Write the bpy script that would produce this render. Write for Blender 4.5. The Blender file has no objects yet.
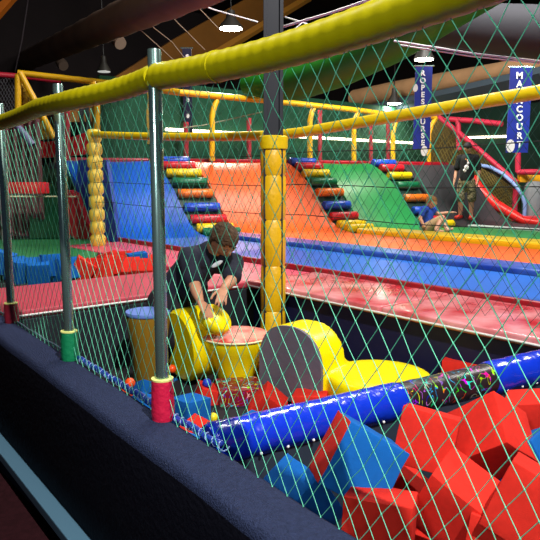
import bpy, bmesh, math, random
from mathutils import Vector, Matrix, noise
random.seed(7)
S = bpy.context.scene
COL = S.collection
PI = math.pi

# ------------------------------------------------------------------ frame
F = 640.0
TH = math.atan(92 / 640)
CAMZ = 1.5
D2 = Vector((.64, -.7684, 0))      # along the near padded wall, towards the right
N2 = Vector((.7684, .64, 0))       # across the court, away from the viewer


def W(u, v, z=0.0):
    return D2 * u + N2 * v + Vector((0, 0, z))


def WN(u, v, z=0.0):               # the near fence line is not quite parallel to the court
    return W(u, v - .05 * (u + 2.0), z)


def ray(px, py):
    x = (px - 270) / F
    y = (270 - py) / F
    return Vector((x, math.cos(TH) + y * math.sin(TH), -math.sin(TH) + y * math.cos(TH)))


def PY(px, py, Y):                 # a point seen at that spot, at forward distance Y
    r = ray(px, py)
    return Vector((0, 0, CAMZ)) + r * (Y / r.y)


def PZ(px, py, z):
    r = ray(px, py)
    return Vector((0, 0, CAMZ)) + r * ((z - CAMZ) / r.z)


def PV(px, py, v):
    r = ray(px, py)
    return Vector((0, 0, CAMZ)) + r * (v / (r.x * N2.x + r.y * N2.y))


def PU(px, py, u):
    r = ray(px, py)
    return Vector((0, 0, CAMZ)) + r * (u / (r.x * D2.x + r.y * D2.y))


# ------------------------------------------------------------------ materials
MATS = {}


def srgb(c):
    return tuple(((x / 255) / 12.92 if x / 255 <= .04045 else ((x / 255 + .055) / 1.055) ** 2.4) for x in c)


def mat(name, rgb, rough=.5, metal=0., bump=0., bscale=12., var=0., vscale=4., rgb2=None, coat=0., emit=None, es=0., spec=.5):
    if name in MATS:
        return MATS[name]
    m = bpy.data.materials.new(name)
    m.use_nodes = True
    nt = m.node_tree
    b = nt.nodes['Principled BSDF']
    c = (*srgb(rgb), 1)
    b.inputs['Base Color'].default_value = c
    b.inputs['Roughness'].default_value = rough
    b.inputs['Metallic'].default_value = metal
    b.inputs['Specular IOR Level'].default_value = spec
    b.inputs['Coat Weight'].default_value = coat
    tc = nt.nodes.new('ShaderNodeTexCoord')
    if var > 0 or rgb2:
        n = nt.nodes.new('ShaderNodeTexNoise')
        n.inputs['Scale'].default_value = vscale
        n.inputs['Detail'].default_value = 5
        nt.links.new(tc.outputs['Object'], n.inputs['Vector'])
        r = nt.nodes.new('ShaderNodeValToRGB')
        c2 = (*srgb(rgb2), 1) if rgb2 else (*[x * (1 - var) for x in c[:3]], 1)
        r.color_ramp.elements[0].position = .35
        r.color_ramp.elements[1].position = .65
        r.color_ramp.elements[0].color = c2
        r.color_ramp.elements[1].color = c
        nt.links.new(n.outputs['Fac'], r.inputs['Fac'])
        nt.links.new(r.outputs['Color'], b.inputs['Base Color'])
    if bump > 0:
        n = nt.nodes.new('ShaderNodeTexNoise')
        n.inputs['Scale'].default_value = bscale
        n.inputs['Detail'].default_value = 3
        nt.links.new(tc.outputs['Object'], n.inputs['Vector'])
        bp = nt.nodes.new('ShaderNodeBump')
        bp.inputs['Strength'].default_value = bump
        bp.inputs['Distance'].default_value = .02
        nt.links.new(n.outputs['Fac'], bp.inputs['Height'])
        nt.links.new(bp.outputs['Normal'], b.inputs['Normal'])
    if emit:
        b.inputs['Emission Color'].default_value = (*srgb(emit), 1)
        b.inputs['Emission Strength'].default_value = es
    MATS[name] = m
    return m


def splatter(name):
    """black vinyl printed with coloured squiggles"""
    m = bpy.data.materials.new(name)
    m.use_nodes = True
    nt = m.node_tree
    b = nt.nodes['Principled BSDF']
    b.inputs['Roughness'].default_value = .35
    tc = nt.nodes.new('ShaderNodeTexCoord')
    v = nt.nodes.new('ShaderNodeTexVoronoi')
    v.inputs['Scale'].default_value = 26
    nt.links.new(tc.outputs['Object'], v.inputs['Vector'])
    hs = nt.nodes.new('ShaderNodeHueSaturation')
    hs.inputs['Saturation'].default_value = 2.
    hs.inputs['Value'].default_value = .8
    nt.links.new(v.outputs['Color'], hs.inputs['Color'])
    n = nt.nodes.new('ShaderNodeTexNoise')
    n.inputs['Scale'].default_value = 11
    n.inputs['Detail'].default_value = 1
    n.inputs['Distortion'].default_value = 2.2
    nt.links.new(tc.outputs['Object'], n.inputs['Vector'])
    r = nt.nodes.new('ShaderNodeValToRGB')
    e = r.color_ramp.elements
    e[0].position, e[0].color = .485, (0, 0, 0, 1)
    e[1].position, e[1].color = .50, (1, 1, 1, 1)
    x = e.new(.53); x.color = (1, 1, 1, 1)
    x = e.new(.545); x.color = (0, 0, 0, 1)
    nt.links.new(n.outputs['Fac'], r.inputs['Fac'])
    mx = nt.nodes.new('ShaderNodeMix')
    mx.data_type = 'RGBA'
    mx.inputs[6].default_value = (.02, .012, .015, 1)
    nt.links.new(r.outputs['Color'], mx.inputs[0])
    nt.links.new(hs.outputs['Color'], mx.inputs[7])
    nt.links.new(mx.outputs[2], b.inputs['Base Color'])
    MATS[name] = m
    return m


def camo(name, cols, scale=14):
    m = bpy.data.materials.new(name)
    m.use_nodes = True
    nt = m.node_tree
    b = nt.nodes['Principled BSDF']
    b.inputs['Roughness'].default_value = .85
    tc = nt.nodes.new('ShaderNodeTexCoord')
    n = nt.nodes.new('ShaderNodeTexNoise')
    n.inputs['Scale'].default_value = scale
    nt.links.new(tc.outputs['Object'], n.inputs['Vector'])
    r = nt.nodes.new('ShaderNodeValToRGB')
    r.color_ramp.interpolation = 'CONSTANT'
    e = r.color_ramp.elements
    e[0].color = (*srgb(cols[0]), 1)
    e[1].position = .45
    e[1].color = (*srgb(cols[1]), 1)
    for k, c in enumerate(cols[2:]):
        x = e.new(.53 + .08 * k)
        x.color = (*srgb(c), 1)
    nt.links.new(n.outputs['Fac'], r.inputs['Fac'])
    nt.links.new(r.outputs['Color'], b.inputs['Base Color'])
    return m


# ------------------------------------------------------------------ object helpers
def tag(o, label=None, cat=None, group=None, kind=None):
    if label: o['label'] = label
    if cat: o['category'] = cat
    if group: o['group'] = group
    if kind: o['kind'] = kind
    return o


def empty(name, loc, label, cat, group=None):
    o = bpy.data.objects.new(name, None)
    o.empty_display_size = .1
    o.location = loc
    COL.objects.link(o)
    return tag(o, label, cat, group)


def root_loc(p):
    l = Vector(p.location)
    while p.parent:
        p = p.parent
        l += p.location
    return l


def obj(name, bm, m, parent=None, smooth=None, kind=None, mats=None):
    """link a bmesh (world coordinates) as one mesh object whose origin is at its base"""
    if not bm.verts:
        raise Exception('empty ' + name)
    xs = [v.co.x for v in bm.verts]; ys = [v.co.y for v in bm.verts]; zs = [v.co.z for v in bm.verts]
    c = Vector(((min(xs) + max(xs)) / 2, (min(ys) + max(ys)) / 2, min(zs)))
    bmesh.ops.translate(bm, vec=-c, verts=bm.verts)
    bmesh.ops.recalc_face_normals(bm, faces=bm.faces)
    me = bpy.data.meshes.new(name)
    bm.to_mesh(me)
    bm.free()
    for x in (mats or [m]):
        me.materials.append(x)
    if smooth is not None:
        for p in me.polygons: p.use_smooth = True
        if smooth < 3.1:
            me.set_sharp_from_angle(angle=smooth)
    o = bpy.data.objects.new(name, me)
    COL.objects.link(o)
    if parent:
        o.parent = parent
        o.location = c - root_loc(parent)
    else:
        o.location = c
    if kind: o['kind'] = kind
    return o


def NB():
    return bmesh.new()


def frame_from(dirv, up=Vector((0, 0, 1))):
    d = dirv.normalized()
    if abs(d.dot(up)) > .98: up = Vector((1, 0, 0))
    a = d.cross(up).normalized()
    b = a.cross(d).normalized()
    return a, b


def tube(bm, pts, r, sides=10, caps=True, mi=0, start=None):
    """swept tube, r a number or a list"""
    pts = [Vector(p) for p in pts]
    n = len(pts)
    rs = r if isinstance(r, (list, tuple)) else [r] * n
    rings = []
    a = None
    for i, p in enumerate(pts):
        t = (pts[min(i + 1, n - 1)] - pts[max(i - 1, 0)]).normalized()
        if a is None:
            a, b = frame_from(t)
        else:
            a = (a - t * a.dot(t)).normalized()
            b = a.cross(t).normalized()
        rings.append([bm.verts.new(p + (a * math.cos(2 * PI * k / sides) + b * math.sin(2 * PI * k / sides)) * rs[i]) for k in range(sides)])
    for i in range(n - 1):
        for k in range(sides):
            f = bm.faces.new((rings[i][k], rings[i][(k + 1) % sides], rings[i + 1][(k + 1) % sides], rings[i + 1][k]))
            f.material_index = mi
    if caps:
        for q in (rings[0], rings[-1]):
            f = bm.faces.new(q); f.material_index = mi
    return rings


def box8(bm, c):
    """hexahedron from 8 corners: bottom four in order, top four in order"""
    vs = [bm.verts.new(p) for p in c]
    for q in ((3, 2, 1, 0), (4, 5, 6, 7), (0, 1, 5, 4), (1, 2, 6, 5), (2, 3, 7, 6), (3, 0, 4, 7)):
        bm.faces.new([vs[i] for i in q])
    return vs


def uvbox(bm, u0, u1, v0, v1, z0, z1, bev=0., seg=2, W=W):
    b2 = NB()
    box8(b2, [W(u0, v0, z0), W(u1, v0, z0), W(u1, v1, z0), W(u0, v1, z0), W(u0, v0, z1), W(u1, v0, z1), W(u1, v1, z1), W(u0, v1, z1)])
    bmesh.ops.recalc_face_normals(b2, faces=b2.faces)
    if bev: bmesh.ops.bevel(b2, geom=b2.edges[:], offset=bev, segments=seg, profile=.6, affect='EDGES')
    merge(bm, b2)


def merge(bm, b2):
    me = bpy.data.meshes.new('tmp')
    b2.to_mesh(me); b2.free()
    bm.from_mesh(me)
    bpy.data.meshes.remove(me)


def orient_box(bm, c, ax, ay, az, bev=0.):
    b2 = NB()
    c = Vector(c)
    box8(b2, [c - ax - ay - az, c + ax - ay - az, c + ax + ay - az, c - ax + ay - az, c - ax - ay + az, c + ax - ay + az, c + ax + ay + az, c - ax + ay + az])
    bmesh.ops.recalc_face_normals(b2, faces=b2.faces)
    if bev: bmesh.ops.bevel(b2, geom=b2.edges[:], offset=bev, segments=2, profile=.6, affect='EDGES')
    merge(bm, b2)


def prism(bm, pts, off):
    """polygon (list of points) extruded by the vector off"""
    a = [bm.verts.new(p) for p in pts]
    b = [bm.verts.new(Vector(p) + off) for p in pts]
    n = len(a)
    bm.faces.new(a); bm.faces.new(b[::-1])
    for i in range(n):
        bm.faces.new((a[i], b[i], b[(i + 1) % n], a[(i + 1) % n]))


def lathe(bm, c, prof, sides=32, ax=None):
    """profile [(r,z)...] spun about the vertical through c (or the axis ax)"""
    c = Vector(c)
    az = (ax or Vector((0, 0, 1))).normalized()
    a, b = frame_from(az)
    rings = []
    for r, z in prof:
        if r < 1e-6:
            rings.append([bm.verts.new(c + az * z)])
        else:
            rings.append([bm.verts.new(c + az * z + (a * math.cos(2 * PI * k / sides) + b * math.sin(2 * PI * k / sides)) * r) for k in range(sides)])
    for i in range(len(rings) - 1):
        p, q = rings[i], rings[i + 1]
        for k in range(sides):
            k2 = (k + 1) % sides
            if len(p) == 1 and len(q) == 1: continue
            if len(p) == 1: bm.faces.new((p[0], q[k], q[k2]))
            elif len(q) == 1: bm.faces.new((p[k], p[k2], q[0]))
            else: bm.faces.new((p[k], p[k2], q[k2], q[k]))


def ball(bm, c, r, seg=10, sc=(1, 1, 1), rot=None):
    M = Matrix.Translation(Vector(c)) @ (rot.to_4x4() if rot else Matrix.Identity(4)) @ Matrix.Diagonal((r * sc[0], r * sc[1], r * sc[2], 1))
    bmesh.ops.create_uvsphere(bm, u_segments=seg, v_segments=max(5, seg // 2 + 1), radius=1, matrix=M)


def sm(x, a, b):
    t = max(0, min(1, (x - a) / (b - a)))
    return t * t * (3 - 2 * t)


# ------------------------------------------------------------------ palette
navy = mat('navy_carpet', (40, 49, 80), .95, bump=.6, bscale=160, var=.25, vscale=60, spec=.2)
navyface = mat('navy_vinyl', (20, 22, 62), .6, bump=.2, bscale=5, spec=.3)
yellow = mat('yellow_vinyl', (232, 198, 10), .42, bump=.25, bscale=25)
yellowpad = mat('yellow_foam_vinyl', (245, 222, 0), .3, bump=.08, bscale=9)
redpad = mat('red_vinyl', (176, 36, 48), .34, bump=.25, bscale=7)
redfoam = mat('red_foam', (212, 44, 34), .95, bump=.25, bscale=90, var=.1, vscale=9, spec=.15)
bluefoam = mat('blue_foam', (18, 96, 178), .95, bump=.25, bscale=90, var=.1, vscale=9, spec=.15)
bluevinyl = mat('blue_vinyl', (14, 50, 196), .22, bump=.7, bscale=9, coat=.3)
steel = mat('polished_steel', (165, 200, 195), .22, metal=.9)
dark_steel = mat('dark_steel', (38, 40, 50), .5, metal=.3)
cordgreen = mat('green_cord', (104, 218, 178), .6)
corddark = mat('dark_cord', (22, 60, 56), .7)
white = mat('white_vinyl', (225, 225, 225), .5)
greyside = mat('grey_vinyl', (104, 98, 112), .6, bump=.2, bscale=20)
black = mat('black_plastic', (14, 14, 16), .5)

# ------------------------------------------------------------------ hall shell
bm = NB(); uvbox(bm, -24, 8, -9, 1.02, -.26, -.14); obj('floor', bm, mat('maroon_carpet', (46, 18, 24), .95, bump=.4, bscale=120, var=.3, vscale=30, spec=.1), kind='structure')
bm = NB(); uvbox(bm, -24, 8, 1.0, 26, -.62, -.5); obj('floor_court', bm, mat('concrete_dark', (40, 40, 44), .9, var=.3), kind='structure')
dw = mat('hall_wall_dark', (40, 30, 32), .9, var=.35, vscale=.6)
bm = NB(); uvbox(bm, -22.3, -22, -9, 26, -.5, 8); obj('wall_back', bm, dw, kind='structure')
bm = NB(); uvbox(bm, -24, 8, 25, 25.3, -.5, 8); obj('wall_far', bm, dw, kind='structure')
bm = NB(); uvbox(bm, -24, 8, -9, 26, 7.9, 8.1); obj('ceiling', bm, mat('ceiling_dark', (62, 46, 42), .9, var=.4, vscale=.5), kind='structure')

# sloping roof bulkhead painted ochre and its lit edge beam
och = mat('ochre_paint', (150, 96, 24), .8, var=.3, vscale=.7)
bm = NB()
prism(bm, [PU(x, y, -17) for x, y in ((60, 122), (80, 98), (115, 77), (176, 38), (244, 0), (262, -12), (300, -12), (300, 2), (262, 25), (195, 66), (190, 120))], -D2 * .2)
obj('trim_1', bm, och, kind='structure')
bm = NB()
tube(bm, [PU(190, 70, -16.8), PU(196, 66, -16.8), PU(262, 26, -16.8), PU(310, -3, -16.8)], .13, 4)
obj('trim_2', bm, mat('ochre_edge', (205, 140, 50), .6), kind='structure')
bm = NB()
prism(bm, [PY(-6, 20, 15), PY(-6, 6, 15), PY(8, -4, 15), PY(15, -4, 15)], Vector((0, .2, 0)))
obj('trim_3', bm, mat('orange_paint', (205, 110, 20), .6), kind='structure')

# ------------------------------------------------------------------ near padded wall
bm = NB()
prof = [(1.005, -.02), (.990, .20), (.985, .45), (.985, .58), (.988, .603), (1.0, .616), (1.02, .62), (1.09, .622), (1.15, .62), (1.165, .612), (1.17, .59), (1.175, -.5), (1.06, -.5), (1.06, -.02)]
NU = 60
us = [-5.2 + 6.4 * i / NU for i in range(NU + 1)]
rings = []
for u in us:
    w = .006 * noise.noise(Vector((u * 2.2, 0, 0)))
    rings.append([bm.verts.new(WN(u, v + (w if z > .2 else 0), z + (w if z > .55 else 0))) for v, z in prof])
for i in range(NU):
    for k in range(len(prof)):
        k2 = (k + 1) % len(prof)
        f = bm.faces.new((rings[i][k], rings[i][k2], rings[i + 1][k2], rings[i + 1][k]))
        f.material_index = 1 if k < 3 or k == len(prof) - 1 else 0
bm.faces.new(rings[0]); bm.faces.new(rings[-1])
o = obj('wall_near', bm, navy, kind='structure', smooth=.9, mats=[navy, mat('near_black_vinyl', (11, 12, 26), .8, bump=.2, bscale=40, spec=.15)])  # outer face darkened in its colour to stand for shade
bm = NB(); uvbox(bm, -5.2, 1.2, .925, 1.05, -.055, -.005, .006, W=WN); obj('baseboard_near', bm, mat('slate_trim', (74, 112, 136), .7), kind='structure')
bm = NB(); uvbox(bm, -5.2, 1.2, .99, 1.06, -.14, -.035, W=WN); obj('trim_4', bm, mat('maroon_base', (26, 8, 14), .9), kind='structure')

# far and end walls of the foam pit
bm = NB(); uvbox(bm, -4.35, 1.6, 3.38, 3.5, -.5, .565, .01); obj('wall_across', bm, navyface, kind='structure')
bm = NB(); uvbox(bm, -4.4, -4.28, 1.17, 3.45, -.5, .565, .01); obj('wall_end', bm, mat('charcoal_vinyl', (30, 34, 44), .6), kind='structure')
bm = NB(); uvbox(bm, -4.3, 1.4, 1.17, 3.4, -.05, .1); obj('floor_pit', bm, mat('pit_floor', (20, 16, 26), .9), kind='structure')

# pads capping the pit walls
padwhite = mat('worn_red_pad', (186, 40, 54), .2, bump=.35, bscale=9, rgb2=(226, 150, 156), vscale=3.2)  # pale patches put lamp reflections into the pad colour


def pad(name, u0, u1, v0, v1, z0, z1, m, label, bev=.02, group=None, cat='pad'):
    bm = NB(); uvbox(bm, u0, u1, v0, v1, z0, z1, bev, 3)
    return tag(obj(name, bm, m, smooth=.8), label, cat, group)


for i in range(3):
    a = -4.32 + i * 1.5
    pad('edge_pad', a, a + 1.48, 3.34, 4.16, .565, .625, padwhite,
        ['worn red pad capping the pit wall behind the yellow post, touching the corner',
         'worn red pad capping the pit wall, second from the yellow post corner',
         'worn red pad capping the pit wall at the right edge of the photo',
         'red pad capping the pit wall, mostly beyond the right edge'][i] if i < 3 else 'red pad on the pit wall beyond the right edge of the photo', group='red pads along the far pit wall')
bm = NB()
tube(bm, [W(-4.3 + k * .3, 3.335, .585) for k in range(20)], .008, 6)
tag(obj('piping', bm, white, smooth=3.2), 'thin white piping along the edge of the red pads above the navy wall', 'piping')
bm = NB()
tube(bm, [W(-4.27, 1.2 + .2 * k, .59) for k in range(11)], .008, 6)
tag(obj('piping', bm, white, smooth=3.2), 'thin white piping along the pink-red ledge left of the boy', 'piping')
pad('ledge_pad', -5.3, -4.28, 1.0, 3.32, .565, .625, mat('pink_red_pad', (180, 56, 76), .55, bump=.2, bscale=5), 'wide pink-red ledge pad behind the two left poles', .02)
pad('side_pad', -8.3, -4.35, 3.34, 4.16, .53, .61, mat('pink_red_pad2', (206, 70, 96), .45, bump=.2, bscale=5), 'long pink-red pad running back beside the foot of the blue ramp')

# ------------------------------------------------------------------ trampoline lanes and ramps
def base(v):
    return -7.35 + (.4 if v < 7.8 else .18) * (v - 7.8)


PR = [(0, 0), (.18, .02), (.35, .07), (.5, .17), (.7, .37), (.95, .68), (1.15, .87), (1.4, 1.06), (1.6, 1.16), (1.75, 1.2)]


def rise(s):
    if s <= 0: return 0
    for (a, x), (b, y) in zip(PR, PR[1:]):
        if s <= b: return x + (y - x) * (s - a) / (b - a)
    return 1.2


def lane(name, v0, v1, m, label, u1=3.0, z=.6):
    bm = NB()
    a = [W(base(v0), v0, z - .06), W(u1, v0, z - .06), W(u1, v1, z - .06), W(base(v1), v1, z - .06)]
    box8(bm, a + [p + Vector((0, 0, .06)) for p in a])
    return tag(obj(name, bm, m), label, 'trampoline')


def ramp(name, v0, v1, m, label, z=.6, s1=1.75):
    bm = NB()
    NV, NS = 8, 28
    top, bot = [], []
    for i in range(NV + 1):
        v = v0 + (v1 - v0) * i / NV
        top.append([]); bot.append([])
        for k in range(NS + 1):
            s = s1 * k / NS
            dip = -.02 * math.sin(PI * i / NV) * sm(s, .1, .8)
            top[-1].append(bm.verts.new(W(base(v) - s, v, z + rise(s) + dip)))
            bot[-1].append(bm.verts.new(W(base(v) - s - .06, v, z + rise(s) + dip - .07)))
    for i in range(NV):
        for k in range(NS):
            bm.faces.new((top[i][k], top[i][k + 1], top[i + 1][k + 1], top[i + 1][k]))
            bm.faces.new((bot[i][k], bot[i + 1][k], bot[i + 1][k + 1], bot[i][k + 1]))
    for k in range(NS):
        for i in (0, NV):
            bm.faces.new((top[i][k], top[i][k + 1], bot[i][k + 1], bot[i][k]))
    for i in range(NV):
        for k in (0, NS):
            bm.faces.new((top[i][k], top[i + 1][k], bot[i + 1][k], bot[i][k]))
    return tag(obj(name, bm, m, smooth=.9), label, 'ramp')


bluebed = mat('blue_bed', (30, 100, 196), .38, bump=.1, bscale=4, var=.12, vscale=1.5)
orange = mat('orange_bed', (240, 98, 34), .42, bump=.1, bscale=4, var=.1, vscale=1.5)
green = mat('green_bed', (18, 128, 62), .4, bump=.1, bscale=4, var=.15, vscale=1.5)
blackbed = mat('black_bed', (58, 60, 64), .5, bump=.2, bscale=5, rgb2=(38, 40, 44), vscale=1.4)
blueribbed = mat('blue_ramp_vinyl', (20, 92, 200), .4, bump=.15, bscale=4, var=.12, vscale=1.5)

lane('trampoline_bed', 4.2, 5.62, bluebed, 'bright blue trampoline lane behind the worn red pads')
lane('trampoline_bed', 6.1, 7.82, orange, 'orange trampoline lane between the blue trim and yellow strip')
lane('trampoline_bed', 8.42, 10.45, green, 'green trampoline lane where the child in blue sits')
lane('trampoline_bed', 10.6, 13.2, blackbed, 'dark grey trampoline lane under the standing person')
ramp('curved_ramp', 4.22, 5.6, blueribbed, 'tall blue curved ramp behind the bending boy')
ramp('curved_ramp', 6.2, 7.9, orange, 'orange curved ramp rising behind the yellow post')
ramp('curved_ramp', 8.5, 9.8, green, 'green curved ramp between two columns of coloured rolls')
ramp('curved_ramp', 10.45, 12.0, blackbed, 'dark grey curved ramp behind the standing person')

pad('lane_pad', -8.2, 3, 5.64, 6.08, .55, .66, mat('blue_trim_vinyl', (28, 60, 150), .3, bump=.4, bscale=6, rgb2=(70, 110, 190), vscale=1.3), 'dark blue pad strip between the blue and orange lanes', .03)
pad('lane_pad', -7.2, 3, 7.84, 8.36, .56, .68, mat('yellow_strip', (250, 212, 20), .4, bump=.2, bscale=6), 'yellow pad strip between the orange and green lanes', .04)
pad('lane_pad', -6.8, 3, 10.45, 10.62, .56, .64, mat('pale_strip', (190, 205, 200), .5), 'thin pale strip between the green and dark grey lanes', .02)
pad('lane_pad', -8.9, 3, 4.165, 4.215, .56, .66, mat('dark_red_trim', (150, 20, 34), .4), 'thin dark red strip along the near side of the blue lane', .02)

# coloured foam rolls climbing between the ramps
RC = {'blue': (30, 80, 200), 'red': (200, 28, 44), 'yellow': (244, 208, 10), 'green': (10, 110, 70), 'orange': (240, 120, 30)}


def rolls(v0, v1, cols, where, s_top=1.62):
    n = len(cols)
    for i, c in enumerate(cols):
        s = s_top - (s_top - .18) * i / (n - 1)
        z = .6 + rise(s) + .03
        bm = NB()
        r = .076
        b0, b1 = W(base(v0) - s, v0 + .03, z), W(base(v1) - s, v1 - .03, z)
        d = (b1 - b0).normalized()
        L = (b1 - b0).length
        lathe(bm, b0, [(0, 0), (r * .85, 0), (r, .012), (r * .97, L * .33), (r, L * .5), (r * .97, L * .66), (r, L - .012), (r * .85, L), (0, L)], 16, d)
        o = obj('foam_roll', bm, mat('roll_' + c, RC[c], .35, bump=.2, bscale=20), smooth=.8)
        seen = cols[:i].count(c)
        order = '' if cols.count(c) == 1 else (['upper ', 'lower ', 'lowest '][seen] if cols.count(c) < 3 else ['upper ', 'middle ', 'lowest '][seen])
        tag(o, f'{order}{c} foam roll in the climbing column {where}', 'foam roll', 'foam rolls ' + where)
    # the padded slope the rolls are fixed to
    ramp('roll_backing', v0, v1, mat('dark_green_backing', (20, 60, 50), .6), 'dark sloping backing under the foam rolls ' + where, z=.54)


rolls(5.6, 6.2, ['blue', 'red', 'yellow', 'green', 'orange', 'blue', 'red', 'yellow', 'green'], 'between the blue and orange ramps')
rolls(7.9, 8.5, ['blue', 'red', 'yellow', 'green', 'orange', 'blue', 'red', 'yellow', 'yellow'], 'between the orange and green ramps')
rolls(9.8, 10.4, ['blue', 'red', 'yellow', 'green', 'orange', 'blue', 'red', 'yellow'], 'right of the green ramp')

# red pads along the top of the ramps, and the deck behind
deck_mat = mat('deck_grey', (70, 72, 80), .8)
bm = NB()
a = [W(base(4.2) - 1.8, 4.2, 1.66), W(base(12.0) - 1.8, 12.0, 1.66), W(-11, 12.0, 1.66), W(-11, 4.2, 1.66)]
box8(bm, a + [p + Vector((0, 0, .1)) for p in a])
obj('floor_deck', bm, deck_mat, kind='structure')
TP = [(4.2, 5.6, 'behind the blue ramp', 'pink_top'), (5.62, 6.2, 'behind the left rolls', 'o'), (6.22, 7.9, 'behind the orange ramp', 'r'), (7.92, 9.8, 'behind the green ramp', 'r'), (9.82, 12.0, 'behind the dark grey ramp', 'r')]
for v0, v1, wh, k in TP:
    bm = NB()
    m = {'pink_top': mat('faded_red_top', (160, 50, 66), .5), 'o': mat('orange_top', (215, 100, 50), .5), 'r': mat('red_top', (190, 22, 40), .35, bump=.3, bscale=5, rgb2=(120, 12, 30), vscale=3)}[k]
    a = [W(base(v0) - 1.72, v0, 1.70), W(base(v1) - 1.72, v1, 1.70), W(base(v1) - 1.98, v1, 1.70), W(base(v0) - 1.98, v0, 1.70)]
    b2 = NB(); box8(b2, a + [p + Vector((0, 0, .14)) for p in a]); bmesh.ops.recalc_face_normals(b2, faces=b2.faces)
    bmesh.ops.bevel(b2, geom=b2.edges[:], offset=.03, segments=3, affect='EDGES'); merge(bm, b2)
    tag(obj('top_pad', bm, m, smooth=.8), 'red pad along the upper edge ' + wh if k != 'o' else 'orange pad along the upper edge ' + wh, 'pad', 'pads along the top of the ramps')

# sloping red pad at the right side of the grey ramp
bm = NB()
pts = [PV(472, 178, 12.1), PV(480, 190, 12.1), PV(496, 205, 12.1), PV(524, 221, 12.1), PV(545, 224, 12.1)]
tube(bm, pts, [.1, .11, .11, .09, .08], 10)
tag(obj('slope_pad', bm, mat('bright_red_vinyl', (226, 34, 30), .35, bump=.2), smooth=.9), 'bright red padded edge sloping down beside the standing person', 'pad')

# ------------------------------------------------------------------ light partition with LED strip
bm = NB(); uvbox(bm, -11.3, -11.2, 5.3, 15.9, -.5, 3.35); obj('wall_partition', bm, mat('green_fabric', (10, 74, 48), .9, var=.2, vscale=.8), kind='structure')
bm = NB(); uvbox(bm, -11.2, 4, 15.9, 16.0, -.5, 3.4); obj('wall_right', bm, mat('green_fabric_dark', (10, 50, 36), .9, var=.3, vscale=.8), kind='structure')
ledm = mat('led_white', (255, 240, 210), .5, emit=(255, 236, 200), es=5)
for p0, p1, lb in ((W(-11.1, 6.6, 2.44), W(-11.1, 15.7, 2.44), 'long glowing white light strip along the green wall above the ramps'),
                   (W(-10.9, 15.8, 2.62), W(-8.9, 15.8, 2.58), 'glowing light strip right of the standing person, left of the blue banner'),
                   (W(-8.0, 15.8, 2.62), W(-5, 15.8, 2.7), 'glowing light strip right of the blue banner at the right edge')):
    bm = NB(); tube(bm, [p0, p1], .03, 8); tag(obj('light_strip', bm, ledm, smooth=.8), lb, 'light strip')

# rail behind the ramps
yrail = mat('yellow_rail', (238, 186, 24), .4)
rc = empty('guard_rail', W(-9.4, 6, 1.84), 'yellow guard rail with bent posts on the deck above the ramps', 'rail')
bm = NB()
top = [PY(18, 73, 11.6), PY(107, 83, 11.9), PU(180, 92.5, -9.45), PU(250, 99, -9.4), PU(300, 104, -9.35), PU(360, 110.5, -9.25), PU(412, 118, -9.1)]
tube(bm, top, .055, 8)
obj('top_rail', bm, yrail, rc, smooth=.8)
for x, tx, y0, y1, u in ((212, 217, 102, 157, -9.45), (97, 92, 84, 158, -9.6), (310, 315, 107, 159, -9.35), (354, 359, 112, 160, -9.25), (393, 398, 119, 162, -9.1), (429, 436, 120, 163, -8.9)):
    bm = NB()
    b = PU(x, y1, u); b.z = 1.8
    t = PU(x, y0 + 14, u)
    tube(bm, [b, t, PU(x + (tx - x) * .4, y0 + 5, u), PU(tx, y0 - 2, u)], .05, 8)
    obj('post', bm, yrail, rc, smooth=.8)
bm = NB(); tube(bm, [PU(436, 118, -8.9), PU(425, 115, -8.95), PU(410, 117.5, -9.05)], .05, 8); obj('end_loop', bm, yrail, rc, smooth=.8)
# mesh under it
def netting(bm, P, nu, nz, r, sides=4, knots=0.):
    """diamond netting: P(i,j) gives the point for column i (half cells), row j"""
    for par in (1, -1):
        for i0 in range(-nz, nu + nz):
            pts = []
            for j in range(nz + 1):
                i = i0 + par * j
                if 0 <= i <= nu and (i + j) % 2 == 0:
                    pts.append(P(i, j))
                elif len(pts) > 1:
                    break
            if (i0) % 2: continue
            if len(pts) > 1: tube(bm, pts, r, sides, caps=False)
    if knots:
        for i in range(nu + 1):
            for j in range(nz + 1):
                if (i + j) % 2 == 0:
                    p = P(i, j)
                    bmesh.ops.create_icosphere(bm, subdivisions=1, radius=knots, matrix=Matrix.Translation(p))


def PC(i, j):
    v = 4.3 + i * .09
    return W(base(v) - 1.95 - .05, v, 1.84 + j * .115)


bm = NB(); netting(bm, PC, 82, 9, .004, 3)
obj('guard_net', bm, mat('grey_green_cord', (60, 110, 90), .8), rc)

# red uprights behind the deck
rpost = mat('red_post', (190, 50, 66), .5)
for x, y0, y1, wh in ((186, 122, 158, 'under the near-black banner'), (249, 118, 158, 'just left of the steel column'), (320, 110, 160, 'above the green ramp'), (371, 118, 161, 'right of the green ramp, left of a close pair'), (388, 118, 162, 'right one of a close pair left of the ropes banner'), (67, 104, 150, 'behind the red vinyl band at the far left')):
    bm = NB(); b = PU(x, y1, -10.8); b.z = 1.76; tube(bm, [b, PU(x, y0, -10.8)], .05, 8)
    tag(obj('upright', bm, rpost, smooth=.8), 'slim pinkish-red upright post ' + wh, 'post', 'slim red uprights behind the ramps')

# ------------------------------------------------------------------ yellow fence across the pit (net B)
nb = empty('court_net', W(-7.95, 3.6, .6), 'dark fine net hanging from a yellow rail behind the pit', 'net')


def railBz(u):
    k = (u + 3.95) / 4.0
    if u < -3.95: return 1.86 + .2 * ((-3.95 - u) / 4.0) ** 1.5
    return 1.87 + .19 * min(1.3, (u + 3.95) / 3.2)


bm = NB()
tube(bm, [W(u, 3.62, railBz(u)) for u in [-7.95 + .25 * k for k in range(37)]], .042, 12)
obj('top_rail', bm, yellow, nb, smooth=.8)


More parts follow.
